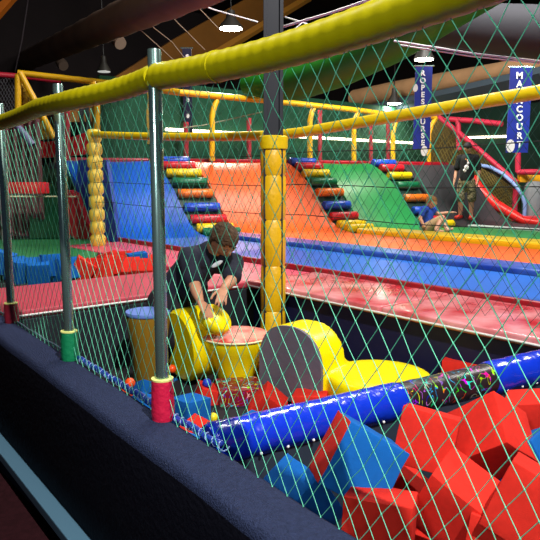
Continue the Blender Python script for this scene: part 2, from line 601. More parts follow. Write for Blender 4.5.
def PB(i, j):
    u = -7.9 + i * .05
    t = j / 20
    rnd = .006 * noise.noise(Vector((i * .7, j * .9, 3)))
    return W(u + rnd, 3.62, .63 + t * (railBz(u) - .66))


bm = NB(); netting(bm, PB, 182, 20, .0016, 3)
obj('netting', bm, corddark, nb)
for z in (1.7, 1.44, 1.19):
    bm = NB(); tube(bm, [W(-7.9 + k * .5, 3.6, z + .01 * math.sin(k * 1.7)) for k in range(19)], .0035, 5)
    obj('support_rope', bm, mat('black_rope', (18, 24, 26), .8), nb)

# the segmented yellow post at its far end
bm = NB()
pr = []
b97 = W(-7.96, 3.66, .6)
z = 0
while z < 1.42:
    pr += [(.075, z), (.1, z + .03), (.1, z + .13), (.075, z + .16)]
    z += .17
pr = [(0, 0)] + pr + [(0, pr[-1][1] + .01)]
lathe(bm, b97, pr, 16)
tag(obj('padded_post', bm, mat('faded_yellow', (226, 196, 70), .5), smooth=.7), 'slim yellow post padded in short rings before the blue ramp', 'post')

# steel column wrapped in a yellow pad
cb = Vector((.025, 5.0, .1))
col = empty('padded_column', cb, 'dark steel column wrapped in yellow padding in the middle of the pit', 'column')
bm = NB()
orient_box(bm, cb + Vector((0, 0, 3.9)), Vector((.072, 0, 0)), Vector((0, .05, 0)), Vector((0, 0, 3.9)), .006)
orient_box(bm, cb + Vector((-.06, -.045, 3.9)), Vector((.014, 0, 0)), Vector((0, .03, 0)), Vector((0, 0, 3.9)), .003)
orient_box(bm, cb + Vector((.06, -.045, 3.9)), Vector((.014, 0, 0)), Vector((0, .03, 0)), Vector((0, 0, 3.9)), .003)
obj('steel_column', bm, dark_steel, col)
zs = [0, .36, .72, 1.08, 1.42, 1.62]
for a, b in zip(zs, zs[1:]):
    bm = NB()
    h = b - a
    lathe(bm, cb + Vector((0, 0, a)), [(0, 0), (.09, .0), (.097, .012), (.1, h * .5), (.097, h - .012), (.09, h), (0, h)], 20)
    obj('pad_section', bm, mat('yellow_column_vinyl', (228, 180, 16), .4, bump=.5, bscale=11), col, smooth=.8)
bm = NB(); lathe(bm, cb + Vector((0, 0, 1.62)), [(0, 0), (.108, 0), (.112, .02), (.112, .09), (.10, .1), (0, .1)], 20)
obj('collar', bm, yellow, col, smooth=.8)

# ------------------------------------------------------------------ near fence: poles, rail and net A
POLES = [(-1.99, 'red', .15, 1.93, 'nearest steel net pole standing in a red padded sleeve'),
         (-2.96, 'green', .14, 1.925, 'middle steel net pole standing in a green padded sleeve'),
         (-3.97, 'darkred', .12, 1.93, 'farthest steel net pole at the left edge in a dark red sleeve')]
SC = {'red': (206, 22, 66), 'green': (10, 130, 84), 'darkred': (130, 24, 44)}
for u, c, hs_, zt, lb in POLES:
    v = 1.145
    e = empty('net_pole', WN(u, v, .62), lb, 'pole', 'steel poles of the near net')
    bm = NB()
    lathe(bm, WN(u, v, .62), [(0, 0), (.0235, 0), (.0235, zt - .62), (.022, zt - .617), (.0, zt - .617)], 24)
    obj('tube', bm, steel, e, smooth=.7)
    bm = NB()
    lathe(bm, WN(u, v, .62), [(0, 0), (.041, 0), (.043, .03), (.04, hs_), (0, hs_)], 20)
    sl = obj('sleeve', bm, mat('sleeve_' + c, SC[c], .5, bump=.3, bscale=40), e, smooth=.8)
    bm = NB()
    lathe(bm, WN(u, v, .62 + hs_), [(.026, -.004), (.0395, -.004), (.0405, .006), (.026, .008), (.026, -.004)], 20)
    obj('foam_ring', bm, mat('pale_foam', (220, 220, 130), .9), sl, smooth=.8)

ryel = mat('rail_vinyl', (184, 172, 0), .38, bump=.06, bscale=30)


def railz(u):
    if u <= -2.02:
        k = ((u + 2.02) / -1.0) % 1.0
        return 1.842 + .018 * (u + 2.02) - .012 * math.sin(PI * k)
    k = (u + 2.02) / 1.52
    return 1.845 + .025 * min(1, k) - .035 * abs(math.sin(PI * max(0, k)))


for u0, u1, v, lb in ((-5.3, -1.995, 1.145, 'yellow padded rail left of the nearest pole, passing before the middle pole'), (-1.985, 1.15, 1.15, 'thick yellow padded rail sweeping to the upper right from the nearest pole')):
    bm = NB()
    n = int((u1 - u0) / .012)
    pts = [WN(u0 + (u1 - u0) * k / n, v - (.068 * sm(-(u0 + (u1 - u0) * k / n), 2.1, 2.7) if u0 < -3 else 0), railz(u0 + (u1 - u0) * k / n)) for k in range(n + 1)]
    rr = [(.044 if u0 > -3 else .041) * (1 + .018 * math.sin(k * 1.35) + .012 * noise.noise(Vector((k * .08, v, 0)))) for k in range(n + 1)]
    rr[0] = rr[-1] = .04
    tube(bm, pts, rr, 20)
    if u0 > -3:
        tube(bm, [WN(-1.61, v, railz(-1.61)), WN(-1.595, v, railz(-1.595))], [.047, .047], 20)
    tag(obj('padded_rail', bm, ryel, smooth=1.2), lb, 'rail', 'yellow rails of the near net')

CW = .035


def PA(i, j):
    u = -5.25 + i * CW
    t = j / 24
    a = .0075 * noise.noise(Vector((i * .31, j * .37, 1))) + .003 * noise.noise(Vector((i * 1.9, j * 2.1, 5)))
    b = .006 * noise.noise(Vector((i * .31, j * .37, 9)))
    zt = railz(u) - .035
    vv = 1.15 + .012 * math.sin(t * PI) + .004 * noise.noise(Vector((i * .2, j * .2, 4)))
    return WN(u + a * (1 if 0 < j < 24 else .3), vv, .62 + t * (zt - .62) + b * (1 if 0 < j < 24 else 0))


bm = NB(); netting(bm, PA, 182, 24, .00105, 5, knots=.0026)
na = tag(obj('safety_net', bm, cordgreen, smooth=1.2), 'green knotted diamond safety net filling the near side above the wall', 'net')
bm = NB()
tube(bm, [WN(-5.2 + .05 * k, 1.165, .628 + .003 * math.sin(k)) for k in range(45)], .006, 6)
tag(obj('binding_rope', bm, mat('silver_rope', (120, 132, 160), .5), smooth=3.2), 'pale grey rope along the net foot left of the green sleeve', 'rope')  # strand added to give the wall edge its highlight
# blue binding with pale ties
br = empty('edge_binding', WN(-2.5, 1.2, .62), 'blue binding tied with pale cord along the foot of the net', 'binding')
bm = NB()
tube(bm, [WN(-2.93 + .03 * k, 1.175, .63 + .004 * math.sin(k * .9)) for k in range(44)], .013, 8)
bnd = obj('binding', bm, mat('blue_binding', (30, 60, 170), .4), br, smooth=3.2)
for k in range(30):
    u = -2.9 + k * .043
    bm = NB()
    tube(bm, [WN(u, 1.175, .63) + N2 * .0145 * math.cos(a) + Vector((0, 0, .0145 * math.sin(a))) + D2 * (a * .006) for a in [x * PI / 4 for x in range(9)]], .0022, 4)
    obj('tie', bm, mat('pale_cord', (150, 175, 230), .6), bnd)

# ------------------------------------------------------------------ divider beam in the pit
BL = W(-1.78, 1.2, .57); BR = W(-1.40, 3.34, .60)
bd = (BR - BL).normalized()
bside = bd.cross(Vector((0, 0, 1))).normalized()
bm = NB()
prism(bm, [BL - bside * .05 + Vector((0, 0, -.62)), BR - bside * .05 + Vector((0, 0, -.65)), BR - bside * .05, BL - bside * .05], bside * .1)
obj('wall_divider', bm, mat('slate_vinyl', (40, 52, 66), .55, bump=.2), kind='structure')
bq = empty('padded_beam', BL, 'blue padded beam lying across the pit with a splatter-print middle section', 'beam')


def beam_part(a, b, m, name, r, lab=None):
    bm = NB()
    L = (BR - BL).length
    n = max(8, int((b - a) * L / .02))
    pts = []; rr = []
    for k in range(n + 1):
        t = a + (b - a) * k / n
        pts.append(BL + (BR - BL) * t)
        rr.append(r * (1 + .035 * noise.noise(Vector((t * 22, 0, 0))) + .012 * math.sin(t * 160)))
    rr[0] *= .93; rr[-1] *= .93
    tube(bm, pts, rr, 28)
    o = obj(name, bm, m, bq, smooth=1.2)
    if lab: o['label'] = lab
    return o


bs1 = beam_part(0.0, .40, bluevinyl, 'cover_section', .078, 'glossy blue vinyl cover')
splat = splatter('splatter_vinyl')
beam_part(.385, .655, splat, 'printed_section', .072, 'black cover printed with coloured squiggles')
bs2 = beam_part(.64, 1.0, bluevinyl, 'cover_section', .08, 'glossy blue vinyl cover')
for k in range(16):
    t = .03 + .36 * k / 7 if k < 8 else .67 + .32 * (k - 8) / 7
    c = BL + (BR - BL) * t - Vector((0, 0, .045)) + (bside if bside.y < 0 else -bside) * .066
    bm = NB(); ball(bm, c, .006, 8)
    obj('snap', bm, white, bs1 if k < 8 else bs2, smooth=3.2)

# ------------------------------------------------------------------ foam cubes
CUBE = {}


def cube_mesh(size_key, m):
    key = m.name
    if key in CUBE: return CUBE[key]
    bm = NB()
    bmesh.ops.create_cube(bm, size=1)
    bmesh.ops.subdivide_edges(bm, edges=bm.edges[:], cuts=3, use_grid_fill=True)
    for v in bm.verts:
        v.co += Vector((noise.noise(v.co * 2.3), noise.noise(v.co * 2.3 + Vector((9, 0, 0))), noise.noise(v.co * 2.3 + Vector((0, 9, 0))))) * .03
    es = [e for e in bm.edges if len(e.link_faces) == 2 and e.calc_face_angle(0) > .9]
    bmesh.ops.bevel(bm, geom=es, offset=.02, segments=2, profile=.5, affect='EDGES')
    me = bpy.data.meshes.new('foam_cube')
    bm.to_mesh(me); bm.free()
    me.materials.append(m)
    for p in me.polygons: p.use_smooth = True
    me.set_sharp_from_angle(angle=.6)
    CUBE[key] = me
    return me


def cube_at(c, R, size, m, label, group, name='foam_cube', me=None):
    o = bpy.data.objects.new(name, me or cube_mesh(0, m))
    COL.objects.link(o)
    o.matrix_world = Matrix.Translation(c) @ R.to_4x4() @ Matrix.Diagonal((size, size, size, 1))
    return tag(o, label, 'foam cube', group)


def fit_cube(V, e1, e2, e3, size, m, label, group, me=None):
    """orientation from how three edges of a corner look; e3 leads away"""
    # polar factor of the 2x3 edge matrix, rows made orthonormal (symmetric orthogonalisation)
    a = Vector((e1[0], e2[0], e3[0])); b = Vector((-e1[1], -e2[1], -e3[1]))
    g11, g22, g12 = a.dot(a), b.dot(b), a.dot(b)
    det = math.sqrt(g11 * g22 - g12 * g12)
    t = math.sqrt(g11 + g22 + 2 * det)
    # sqrt of G = (G + det I)/t ; inverse of it
    s11, s22, s12 = (g11 + det) / t, (g22 + det) / t, g12 / t
    dd = s11 * s22 - s12 * s12
    i11, i22, i12 = s22 / dd, s11 / dd, -s12 / dd
    ra = a * i11 + b * i12
    rb = a * i12 + b * i22
    s = (s11 + s22) / 2
    rc_ = ra.cross(rb)          # depth row
    if rc_.z < 0: rc_ = -rc_
    depth = size * F / s
    E = []
    cp_ = (V[0] + (e1[0] + e2[0] + e3[0]) / 2, V[1] + (e1[1] + e2[1] + e3[1]) / 2)
    r = ray(*cp_); fw = r.normalized()
    right = Vector((1, 0, 0)); right = (right - fw * right.dot(fw)).normalized()
    up = right.cross(fw).normalized()
    for k in range(3):
        E.append((right * ra[k] + up * rb[k] + fw * rc_[k]).normalized())
    c = Vector((0, 0, CAMZ)) + fw * depth
    x = E[0]; y = (E[1] - x * E[1].dot(x)).normalized(); zz = x.cross(y)
    R = Matrix((x, y, zz)).transposed()
    return cube_at(c, R, size, m, label, group, me=me)


# two-tone cube: blue with one red side
bm = NB(); bm.from_mesh(cube_mesh(0, bluefoam))
two = bpy.data.meshes.new('two_tone_cube')
G1 = 'foam cubes in the near pit'
G2 = 'foam cubes on the floor around the soft seats'
R_, B_ = redfoam, bluefoam
bm.normal_update()
for f in bm.faces:
    if f.normal.y < -.7: f.material_index = 1
bm.to_mesh(two); bm.free(); two.materials.append(bluefoam); two.materials.append(redfoam)
for f in bm.faces if False else []: pass
two.set_sharp_from_angle(angle=.6)
A_ = fit_cube((319, 475), (31, -45), (61, 30), (-16, -14), .2, B_, 'large blue foam cube tilted up, showing one thin red side', G1, me=two)
fit_cube((406, 410), (52, 15), (-14, 47), (4, -5), .175, R_, 'upright red foam cube standing before the printed beam section', G1)
fit_cube((494.6, 392), (-39, 19), (8, 50), (26, 22), .19, R_, 'big red foam cube with its lower half in shadow, touching the beam', G1)
fit_cube((510, 407), (45, -1), (3, 45), (4, -16), .19, R_, 'red foam cube at the right edge under the blue beam', G1)
fit_cube((535, 444), (-42, 17), (12, 44), (20, -18), .185, B_, 'blue foam cube at the right edge of the pit', G1)
fit_cube((486, 474), (-30, -20), (26, -20), (2, 30), .17, B_, 'small blue foam cube peeking out below the shadowed red cube', G1)
fit_cube((435, 479), (49, 39), (-28, 31), (19, -25), .185, R_, 'orange-lit red foam cube with a black-shadowed front face', G1)
fit_cube((501, 455), (24, 14), (-3, 34), (-25, 12), .15, R_, 'narrow red foam cube wedged behind the largest red cube', G1)
fit_cube((522, 469), (-34, 52), (50, 34), (6, -12), .19, R_, 'largest red foam cube in the lower right corner', G1)
fit_cube((480, 521), (44, 14), (-18, 44), (8, -12), .15, R_, 'red foam cube cut off by the bottom edge below the orange-lit one', G1)
fit_cube((347, 501), (62, 14), (-5, 56), (8, -16), .185, R_, 'bright red foam cube at the bottom edge under the large blue cube', G1)
fit_cube((405, 481), (30, 24), (-34, 30), (8, -16), .17, R_, 'red foam cube wedged at the right corner of the large blue cube', G1)
fit_cube((420, 474), (30, 6), (-3, 34), (4, -10), .18, B_, 'blue foam cube almost hidden behind the orange-lit cube', G1)
fit_cube((316, 480), (-34, 38), (-30, -26), (25, 35), .19, B_, 'blue foam cube wedged against the near wall below the beam', G1)
# buried ones
rb = random.Random(5)
for k, (u, v) in enumerate(((-1.45, 1.32), (-1.2, 1.38), (-.95, 1.35), (-1.3, 1.65), (-1.05, 1.7), (-.75, 1.6), (-1.25, 1.98), (-.95, 2.0), (-1.2, 2.3), (-.9, 2.35), (-1.1, 2.65), (-.8, 2.7), (-.6, 1.95), (-.6, 2.35), (-.4, 2.7), (-1.1, 3.0), (-.7, 3.05))):
    R = Matrix.Rotation(rb.uniform(0, 6), 3, 'Z') @ Matrix.Rotation(rb.uniform(-.3, .3), 3, 'X')
    zz = .2 + .02 * (k % 3)
    cube_at(W(u, v, zz), R, .19, (R_, R_, B_)[k % 3], 'dim foam cube buried low in the near pit under the others', G1)
bm = NB(); uvbox(bm, -1.7, 1.4, 1.18, 3.37, .09, .115); obj('floor_mat', bm, mat('pit_mat', (18, 14, 30), .9), kind='structure')

# cubes round the seats
fit_cube((188.5, 404), (22, -7), (-1, 28), (-17, -5), .165, B_, 'blue foam cube beside the red sleeve of the nearest pole', G2)
fit_cube((189, 412), (20, 15), (-12, 12), (8, 20), .14, R_, 'small orange-red foam cube at the wall edge before the blue cube', G2)
fit_cube((202, 387), (29, 12), (-3, 34), (-6, -12), .22, R_, 'big soft-cornered red foam block left of the printed cushion', G2)
fit_cube((144, 378), (14, 5), (-2, 22), (-10, 5), .14, B_, 'blue foam cube showing left of the nearest pole', G2)
fit_cube((142, 393), (18, 5), (-2, 20), (-12, 4), .12, B_, 'low blue foam cube by the wall left of the red sleeve', G2)
fit_cube((170, 375), (10, 3), (-1, 24), (-14, 3), .15, B_, 'blue foam cube directly behind the nearest pole', G2)
fit_cube((268, 398), (20, 8), (-26, 18), (6, -12), .17, R_, 'flat-lying red foam cube at the foot of the grey seat back', G2)
fit_cube((290, 401), (38, -2), (-2, 26), (6, -8), .2, R_, 'red foam cube under the right side of the grey seat back', G2)
fit_cube((444, 362), (32, 5), (-4, 30), (4, -6), .21, R_, 'red foam cube behind the printed section of the beam', G2)
fit_cube((342, 350), (14, 3), (-2, 18), (6, -5), .14, R_, 'little red foam cube peeping over the yellow seat', G2)
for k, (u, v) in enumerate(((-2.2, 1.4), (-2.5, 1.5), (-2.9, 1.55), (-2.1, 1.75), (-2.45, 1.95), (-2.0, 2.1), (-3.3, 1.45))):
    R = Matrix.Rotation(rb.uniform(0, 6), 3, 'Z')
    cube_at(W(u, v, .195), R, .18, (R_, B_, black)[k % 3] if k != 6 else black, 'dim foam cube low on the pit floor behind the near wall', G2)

# ball-sized bits
for px, py, Y, r, c, lb in ((130, 383, 3.5, .03, 'orange', 'orange play ball on the pit floor, upper of the three by the wall'), (126, 390, 3.45, .028, 'orange', 'orange play ball nearest the wall edge'),
                            (134, 394, 3.4, .026, 'orange', 'orange play ball resting lowest of the three by the wall'), (213, 417.5, 3.5, .028, 'yellow', 'yellow play ball just above the left end of the blue beam'),
                            (172, 369, 3.9, .028, 'orange', 'orange-red play ball behind the nearest pole'), (207, 383, 3.9, .03, 'blue', 'blue play ball under the yellow roller')):
    bm = NB(); c0 = PY(px, py, Y); ball(bm, c0, r, 14)
    tag(obj('play_ball', bm, mat('ball_' + c, {'orange': (240, 80, 20), 'yellow': (240, 220, 30), 'blue': (30, 60, 190)}[c], .35), smooth=3.2), lb, 'ball', 'play balls in the pit')

# printed cushion below the stool
c0 = PY(240, 399, 3.95)
bm = NB()
orient_box(bm, c0, Vector((.15, .03, 0)), Vector((-.03, .14, 0)), Vector((0, 0, .11)), .035)
tag(obj('printed_cushion', bm, splatter('splatter_red'), smooth=.9), 'cushion block with a colourful splatter print below the yellow stool', 'cushion')
n = MATS['splatter_red'].node_tree.nodes
for x in n:
    if x.type == 'MIX': x.inputs[6].default_value = (.2, .006, .012, 1)

# ------------------------------------------------------------------ soft seats
# tapered stool
sc_ = PY(236, 378, 4.2); sc_.z = .1
sh = 1.5 - (337 - 178) / 640 * sc_.y - .1
st = empty('foam_stool', sc_, 'yellow tapering foam stool with a round pinkish-white top', 'stool')
R0 = 35 / 640 * sc_.y
bm = NB()
lathe(bm, sc_, [(0, 0), (R0 * .42, 0), (R0 * .45, .02), (R0 * .62, sh * .4), (R0 * .82, sh * .7), (R0 * .97, sh - .045), (R0 * .98, sh - .01), (0, sh - .01)], 40)
obj('body', bm, yellowpad, st, smooth=.8)
bm = NB(); lathe(bm, sc_ + Vector((0, 0, sh - .01)), [(0, 0), (R0 * .97, 0), (R0, .01), (R0 * .97, .02), (R0 * .5, .03), (0, .032)], 40)
obj('top_cushion', bm, mat('salmon_top', (222, 140, 120), .45, rgb2=(200, 60, 50), vscale=9), st, smooth=.8)  # red mottling puts the net's shadow into the top's colour
bm = NB(); tube(bm, [sc_ + Vector((R0 * math.cos(a * PI / 20), R0 * math.sin(a * PI / 20), sh - .006)) for a in range(41)], .007, 6, caps=False)
obj('piping', bm, mat('cream', (230, 220, 170), .5), st, smooth=3.2)
# plump wedge behind it
c1 = PZ(262, 380, .1)
bm = NB(); lathe(bm, c1 + Vector((0, .1, 0)), [(0, 0), (.15, 0), (.16, .02), (.16, .2), (.15, .225), (0, .23)], 28)
tag(obj('foam_drum', bm, mat('ochre_vinyl', (190, 120, 20), .45), smooth=.8), 'ochre foam drum standing between the stool and grey seat back', 'foam drum')  # ochre stands for yellow vinyl in shade

# small stool at the left
s2 = PY(149, 352, 4.3); s2.z = .1
st2 = empty('foam_stool', s2, 'small foam stool with a pale blue top left of the boy', 'stool')
zt = 1.5 - (312 - 178) / 640 * s2.y
bm = NB(); lathe(bm, s2, [(0, 0), (.1, 0), (.11, .02), (.12, zt - .36), (.125, zt - .34), (.15, zt - .16), (.15, zt - .13), (0, zt - .12)], 30)
obj('body', bm, mat('olive_vinyl', (150, 112, 22), .5), st2, smooth=.8)
bm = NB(); lathe(bm, s2 + Vector((0, 0, zt - .125)), [(0, 0), (.15, 0), (.155, .01), (.15, .025), (0, .03)], 30)
obj('top_cushion', bm, mat('blue_top', (110, 140, 220), .4), st2, smooth=.8)

# yellow roller the boy leans on
rcn = PY(191, 343, 4.32)
rax = Vector((.82, .56, .08)).normalized()
ro = empty('foam_roller', Vector((rcn.x, rcn.y, .1)), 'big yellow foam roller under the bending boy\'s hands', 'roller')
rr_ = .25
bm = NB()
lathe(bm, rcn, [(0, -.1), (rr_ - .02, -.1), (rr_, -.08), (rr_, .08), (rr_ - .02, .1), (0, .105)], 48, rax)
obj('roller_body', bm, yellowpad, ro, smooth=.7)
bm = NB()
aa, bb = frame_from(rax)
tube(bm, [rcn + rax * .1 + (aa * math.cos(k * PI / 24) + bb * math.sin(k * PI / 24)) * (rr_ - .006) for k in range(49)], .006, 6, caps=False)
obj('piping', bm, mat('yellow_piping', (235, 225, 80), .5), ro, smooth=3.2)
# disc added to stand for the lit side of the roller
bm = NB(); c2 = PY(216, 319, 4.08)
lathe(bm, c2, [(0, -.045), (.1, -.045), (.11, -.035), (.113, .0), (.11, .02), (.1, .03), (0, .034)], 32, Vector((.62, -.35, .7)))
tag(obj('foam_bolster', bm, yellowpad, smooth=.8), 'short yellow foam bolster right under the boy\'s hands', 'bolster')

# lounge seat: rounded back with grey face, round seat
gb = PY(290, 398, 3.85); gb.z = .1
ls = empty('lounge_seat', gb, 'yellow foam lounge seat with a rounded grey-faced back', 'seat')
wdir = Vector((.74, -.67, 0)); tdir = Vector((.67, .74, 0))
HW, HH = .255, .50


def headstone(scale=1., hh=HH):
    pts = []
    for k in range(25):
        a = PI - PI * k / 24
        x = math.cos(a); y = math.sin(a)
        pts.append((HW * scale * (abs(x) ** .85) * (1 if x > 0 else -1), hh - .26 + .26 * scale * y ** .9 if y > 0 else hh - .26))
    return [(-HW * scale, 0.02)] + pts + [(HW * scale, .02)]


bm = NB()
prism(bm, [gb + wdir * x + Vector((0, 0, z)) for x, z in headstone()], tdir * .24)
bmesh.ops.triangulate(bm, faces=bm.faces[:])
seatc = PY(380, 371, 3.72)
lathe(bm, Vector((seatc.x, seatc.y, .12)), [(0, 0), (.29, 0), (.315, .03), (.32, .1), (.318, seatc.z - .16), (.30, seatc.z - .135), (.24, seatc.z - .122), (0, seatc.z - .12)], 48)
# fillet between back and seat
mid = gb + tdir * .2
for k in range(9):
    t = k / 8
    c = mid.lerp(Vector((seatc.x, seatc.y, .1)), .05 + t * .4)
    h = (HH - .06) * (1 - t) ** 2.4 + (seatc.z - .1) * (1 - (1 - t) ** 2.4)
    h = max(h, .1)
    ball(bm, c + Vector((0, 0, h * .5)), 1, 16, (.19, .19, h * .5))
o = obj('seat_body', bm, yellowpad, ls, smooth=3.2)
md = o.modifiers.new('r', 'REMESH'); md.mode = 'VOXEL'; md.voxel_size = .014; md.use_smooth_shade = True
md = o.modifiers.new('s', 'SMOOTH'); md.iterations = 6; md.factor = .6
bm = NB()
prism(bm, [gb + wdir * x - tdir * .012 + Vector((0, 0, z)) for x, z in headstone(.99)], tdir * .02)
o = obj('back_panel', bm, greyside, ls); o['label'] = 'grey rounded back panel'

# ------------------------------------------------------------------ second pit at the left
G3 = 'foam cubes in the far left pit'
bm = NB(); uvbox(bm, -7.8, -5.3, -.3, 3.35, -.1, .42); obj('floor_pit_left', bm, mat('pit_floor', (20, 16, 26), .9), kind='structure')
cl = [((2, 262), 5.9, B_, 'blue'), ((20, 270), 5.8, B_, 'navy'), ((38, 271), 5.8, B_, 'dark blue'), ((52, 265), 5.9, B_, 'blue'), ((64, 270), 5.9, B_, 'dark blue'), ((82, 270), 6.0, R_, 'red'), ((100, 270), 6.1, R_, 'red'),
      ((116, 268), 6.3, R_, 'red'), ((130, 271), 6.3, R_, 'red'), ((143, 272), 6.3, R_, 'red'), ((138, 262), 6.8, B_, 'blue'), ((108, 262), 6.9, R_, 'red'), ((122, 260), 7.2, R_, 'red'), ((154, 266), 6.8, R_, 'red')]
wh3 = ['at the far left edge', 'second from the left edge', 'between the two left poles', 'highest of those between the poles', 'just left of the middle pole', 'just right of the middle pole', 'at the foot of the yellow ringed post',
       'in the middle of the red row', 'right of the row middle', 'left of the nearest pole', 'behind the red row', 'behind the ringed post', 'farthest back by the pink pad', 'between nearest pole and boy']
for k, (p, Y, m, cn) in enumerate(cl):
    c = PY(p[0], p[1], Y)
    R = Matrix.Rotation(rb.uniform(0, 6), 3, 'Z') @ Matrix.Rotation(rb.uniform(.1, .7), 3, 'X')
    cube_at(c, R, .2, m, f'{cn} foam cube in the left pit, {wh3[k]}', G3)

gdk = mat('dark_green_vinyl', (16, 84, 50), .5, bump=.15, bscale=4)
gl = mat('green_left_bed', (28, 120, 66), .5, var=.15, vscale=2)


# green lane and ramp at the left, at right angles to the rest
bm = NB()
a = [PZ(-25, 266, .6), PZ(88, 264, .6), PZ(100, 250, .6), PZ(88, 239, .6), PZ(-25, 240, .6)]
prism(bm, a, Vector((0, 0, -.08)))
tag(obj('trampoline_bed', bm, gl), 'green trampoline bed at the far left behind the foam cubes', 'trampoline')
bm = NB()
prev = None
vs = []
for k in range(17):
    t = k / 16
    yb = 238 - 72 * t
    Y = 9.6 + 2.0 * (1 - (1 - t) ** 2)
    L = PY(30 + 10 * t - 4 * math.sin(PI * t), yb, Y); R_e = PY(82 - 2 * t + (10 if False else 0), yb, Y + .3)
    vs.append((bm.verts.new(L), bm.verts.new(L.lerp(R_e, .5) + Vector((0, .1, 0))), bm.verts.new(R_e), bm.verts.new(L + Vector((0, .12, -.08))), bm.verts.new(R_e + Vector((0, .12, -.08)))))
for k in range(16):
    p, q = vs[k], vs[k + 1]
    bm.faces.new((p[0], p[1], q[1], q[0])); bm.faces.new((p[1], p[2], q[2], q[1]))
    bm.faces.new((p[3], q[3], q[4], p[4])); bm.faces.new((p[0], q[0], q[3], p[3])); bm.faces.new((p[2], p[4], q[4], q[2]))
for p in (vs[0], vs[-1]):
    bm.faces.new((p[0], p[3], p[4], p[2], p[1]))
tag(obj('curved_ramp', bm, gdk, smooth=.9), 'dark green curved ramp at the far left behind the middle pole', 'ramp')
# red side wing of the blue ramp
bm = NB()
prism(bm, [PV(x, y, 4.1) for x, y in ((74, 190), (80, 193), (84, 205), (93, 222), (106, 237), (112, 248), (86, 243), (74, 232))], -N2 * .1)
tag(obj('side_wing', bm, mat('red_wing', (200, 40, 52), .45, bump=.2)), 'red padded side wing at the left foot of the blue ramp', 'pad')
bm = NB()
prism(bm, [PV(x, y, 4.22) for x, y in ((82, 160), (80, 180), (84, 200), (95, 222), (104, 238), (122, 243), (110, 160))], -N2 * .06)
tag(obj('side_skirt', bm, mat('navy_blue_skirt', (24, 66, 176), .45)), 'blue skirt closing the left side of the blue ramp', 'panel')
# red band on top, with scalloped lip
bm = NB()
prism(bm, [PY(x, y, 11.3) for x, y in ((31, 140), (45, 142), (60, 140), (75, 136), (89, 131), (90, 137), (87, 154), (60, 157), (31, 158))], Vector((0, .18, 0)))
tag(obj('red_curtain', bm, mat('red_shiny_vinyl', (206, 30, 44), .3, bump=.9, bscale=7)), 'shiny red vinyl band hanging above the dark green ramp', 'curtain')
bm = NB(); orient_box(bm, PY(26, 188, 9.5), Vector((.31, 0, 0)), Vector((0, .12, 0)), Vector((0, 0, .085)), .03)
tag(obj('foam_bar', bm, mat('red_bar', (206, 30, 40), .5), smooth=.8), 'horizontal red foam bar between the two left poles', 'foam bar')
bm = NB(); tube(bm, [PY(-5, 196.5, 9.2), PY(77, 196.5, 9.8)], .012, 6)
tag(obj('pale_rope', bm, mat('pale_rope_m', (190, 190, 150), .7)), 'thin pale rope stretched below the red foam bar', 'rope')
# maroon curtain and small slate slope
bm = NB()
pts = []
for k in range(25):
    p = PY(-10 + k * 1.9, 236, 10.2); pts.append((p.x, 10.6 + .05 * math.sin(k * 1.6)))
top_z = PY(0, 118, 10.4).z; bot_z = .55
r0 = [bm.verts.new((x, y, bot_z)) for x, y in pts]; r1 = [bm.verts.new((x, y, top_z)) for x, y in pts]
r2 = [bm.verts.new((x, y + .02, bot_z)) for x, y in pts]; r3 = [bm.verts.new((x, y + .02, top_z)) for x, y in pts]
for k in range(24):
    bm.faces.new((r0[k], r0[k + 1], r1[k + 1], r1[k])); bm.faces.new((r2[k], r3[k], r3[k + 1], r2[k + 1])); bm.faces.new((r1[k], r1[k + 1], r3[k + 1], r3[k])); bm.faces.new((r0[k], r2[k], r2[k + 1], r0[k + 1]))
tag(obj('maroon_curtain', bm, mat('maroon_cloth', (112, 72, 76), .9, var=.2, vscale=2), smooth=1.5), 'dusty maroon curtain at the far left behind the net', 'curtain')
bm = NB(); tube(bm, [PY(15, 124, 10.2), PY(24, 134, 10.2), PY(32, 145, 10.2)], [.05, .06, .06], 8)
tag(obj('slate_bar', bm, mat('slate_blue', (110, 112, 150), .5), smooth=.8), 'slate blue sloping bar left of the red vinyl band', 'bar')
# yellow corner gate
yg = empty('corner_gate', PY(35, 140, 11.0), 'yellow sloping frame with a quilted yellow panel at upper left', 'gate')
bm = NB(); tube(bm, [PY(18, 132, 10.9), PY(18, 75, 10.9), PY(20, 73, 10.9), PY(37, 105, 10.9), PY(54, 138, 10.9)], .055, 8); obj('frame', bm, yrail, yg, smooth=.9)
bm = NB(); prism(bm, [PY(x, y, 11.0) for x, y in ((19, 80), (36, 108), (53, 138), (32, 141), (19, 134))], Vector((0, .04, 0)))
obj('panel', bm, mat('quilted_yellow', (200, 168, 30), .6, bump=1., bscale=30, rgb2=(120, 90, 10), vscale=24), yg)
bm = NB(); tube(bm, [PY(-10, 74, 11.5), PY(22, 76.5, 12), PY(60, 81, 12.4)], .05, 8)
tag(obj('red_rail', bm, mat('crimson_rail', (170, 20, 44), .5), smooth=.8), 'crimson rail at the upper left behind the yellow frame', 'rail')


# fine dark net panel under the red rail
def PL(i, j):
    return PY(-4 + i * 1.6, 78 + j * 3, 11.7)


bm = NB(); netting(bm, PL, 14, 18, .004, 3)
tag(obj('fine_net', bm, mat('grey_cord', (90, 90, 96), .8)), 'fine grey net below the crimson rail at the left edge', 'net')
# white round-topped post at the left edge
bm = NB(); pc = PY(0, 122, 9.0); lathe(bm, Vector((pc.x, pc.y, -.5)), [(0, 0), (.06, 0), (.06, pc.z + .7), (.035, pc.z + .75), (0, pc.z + .76)], 14)
tag(obj('white_post', bm, white, smooth=.8), 'pale round-topped post at the left edge, its top just above the yellow rail', 'post')

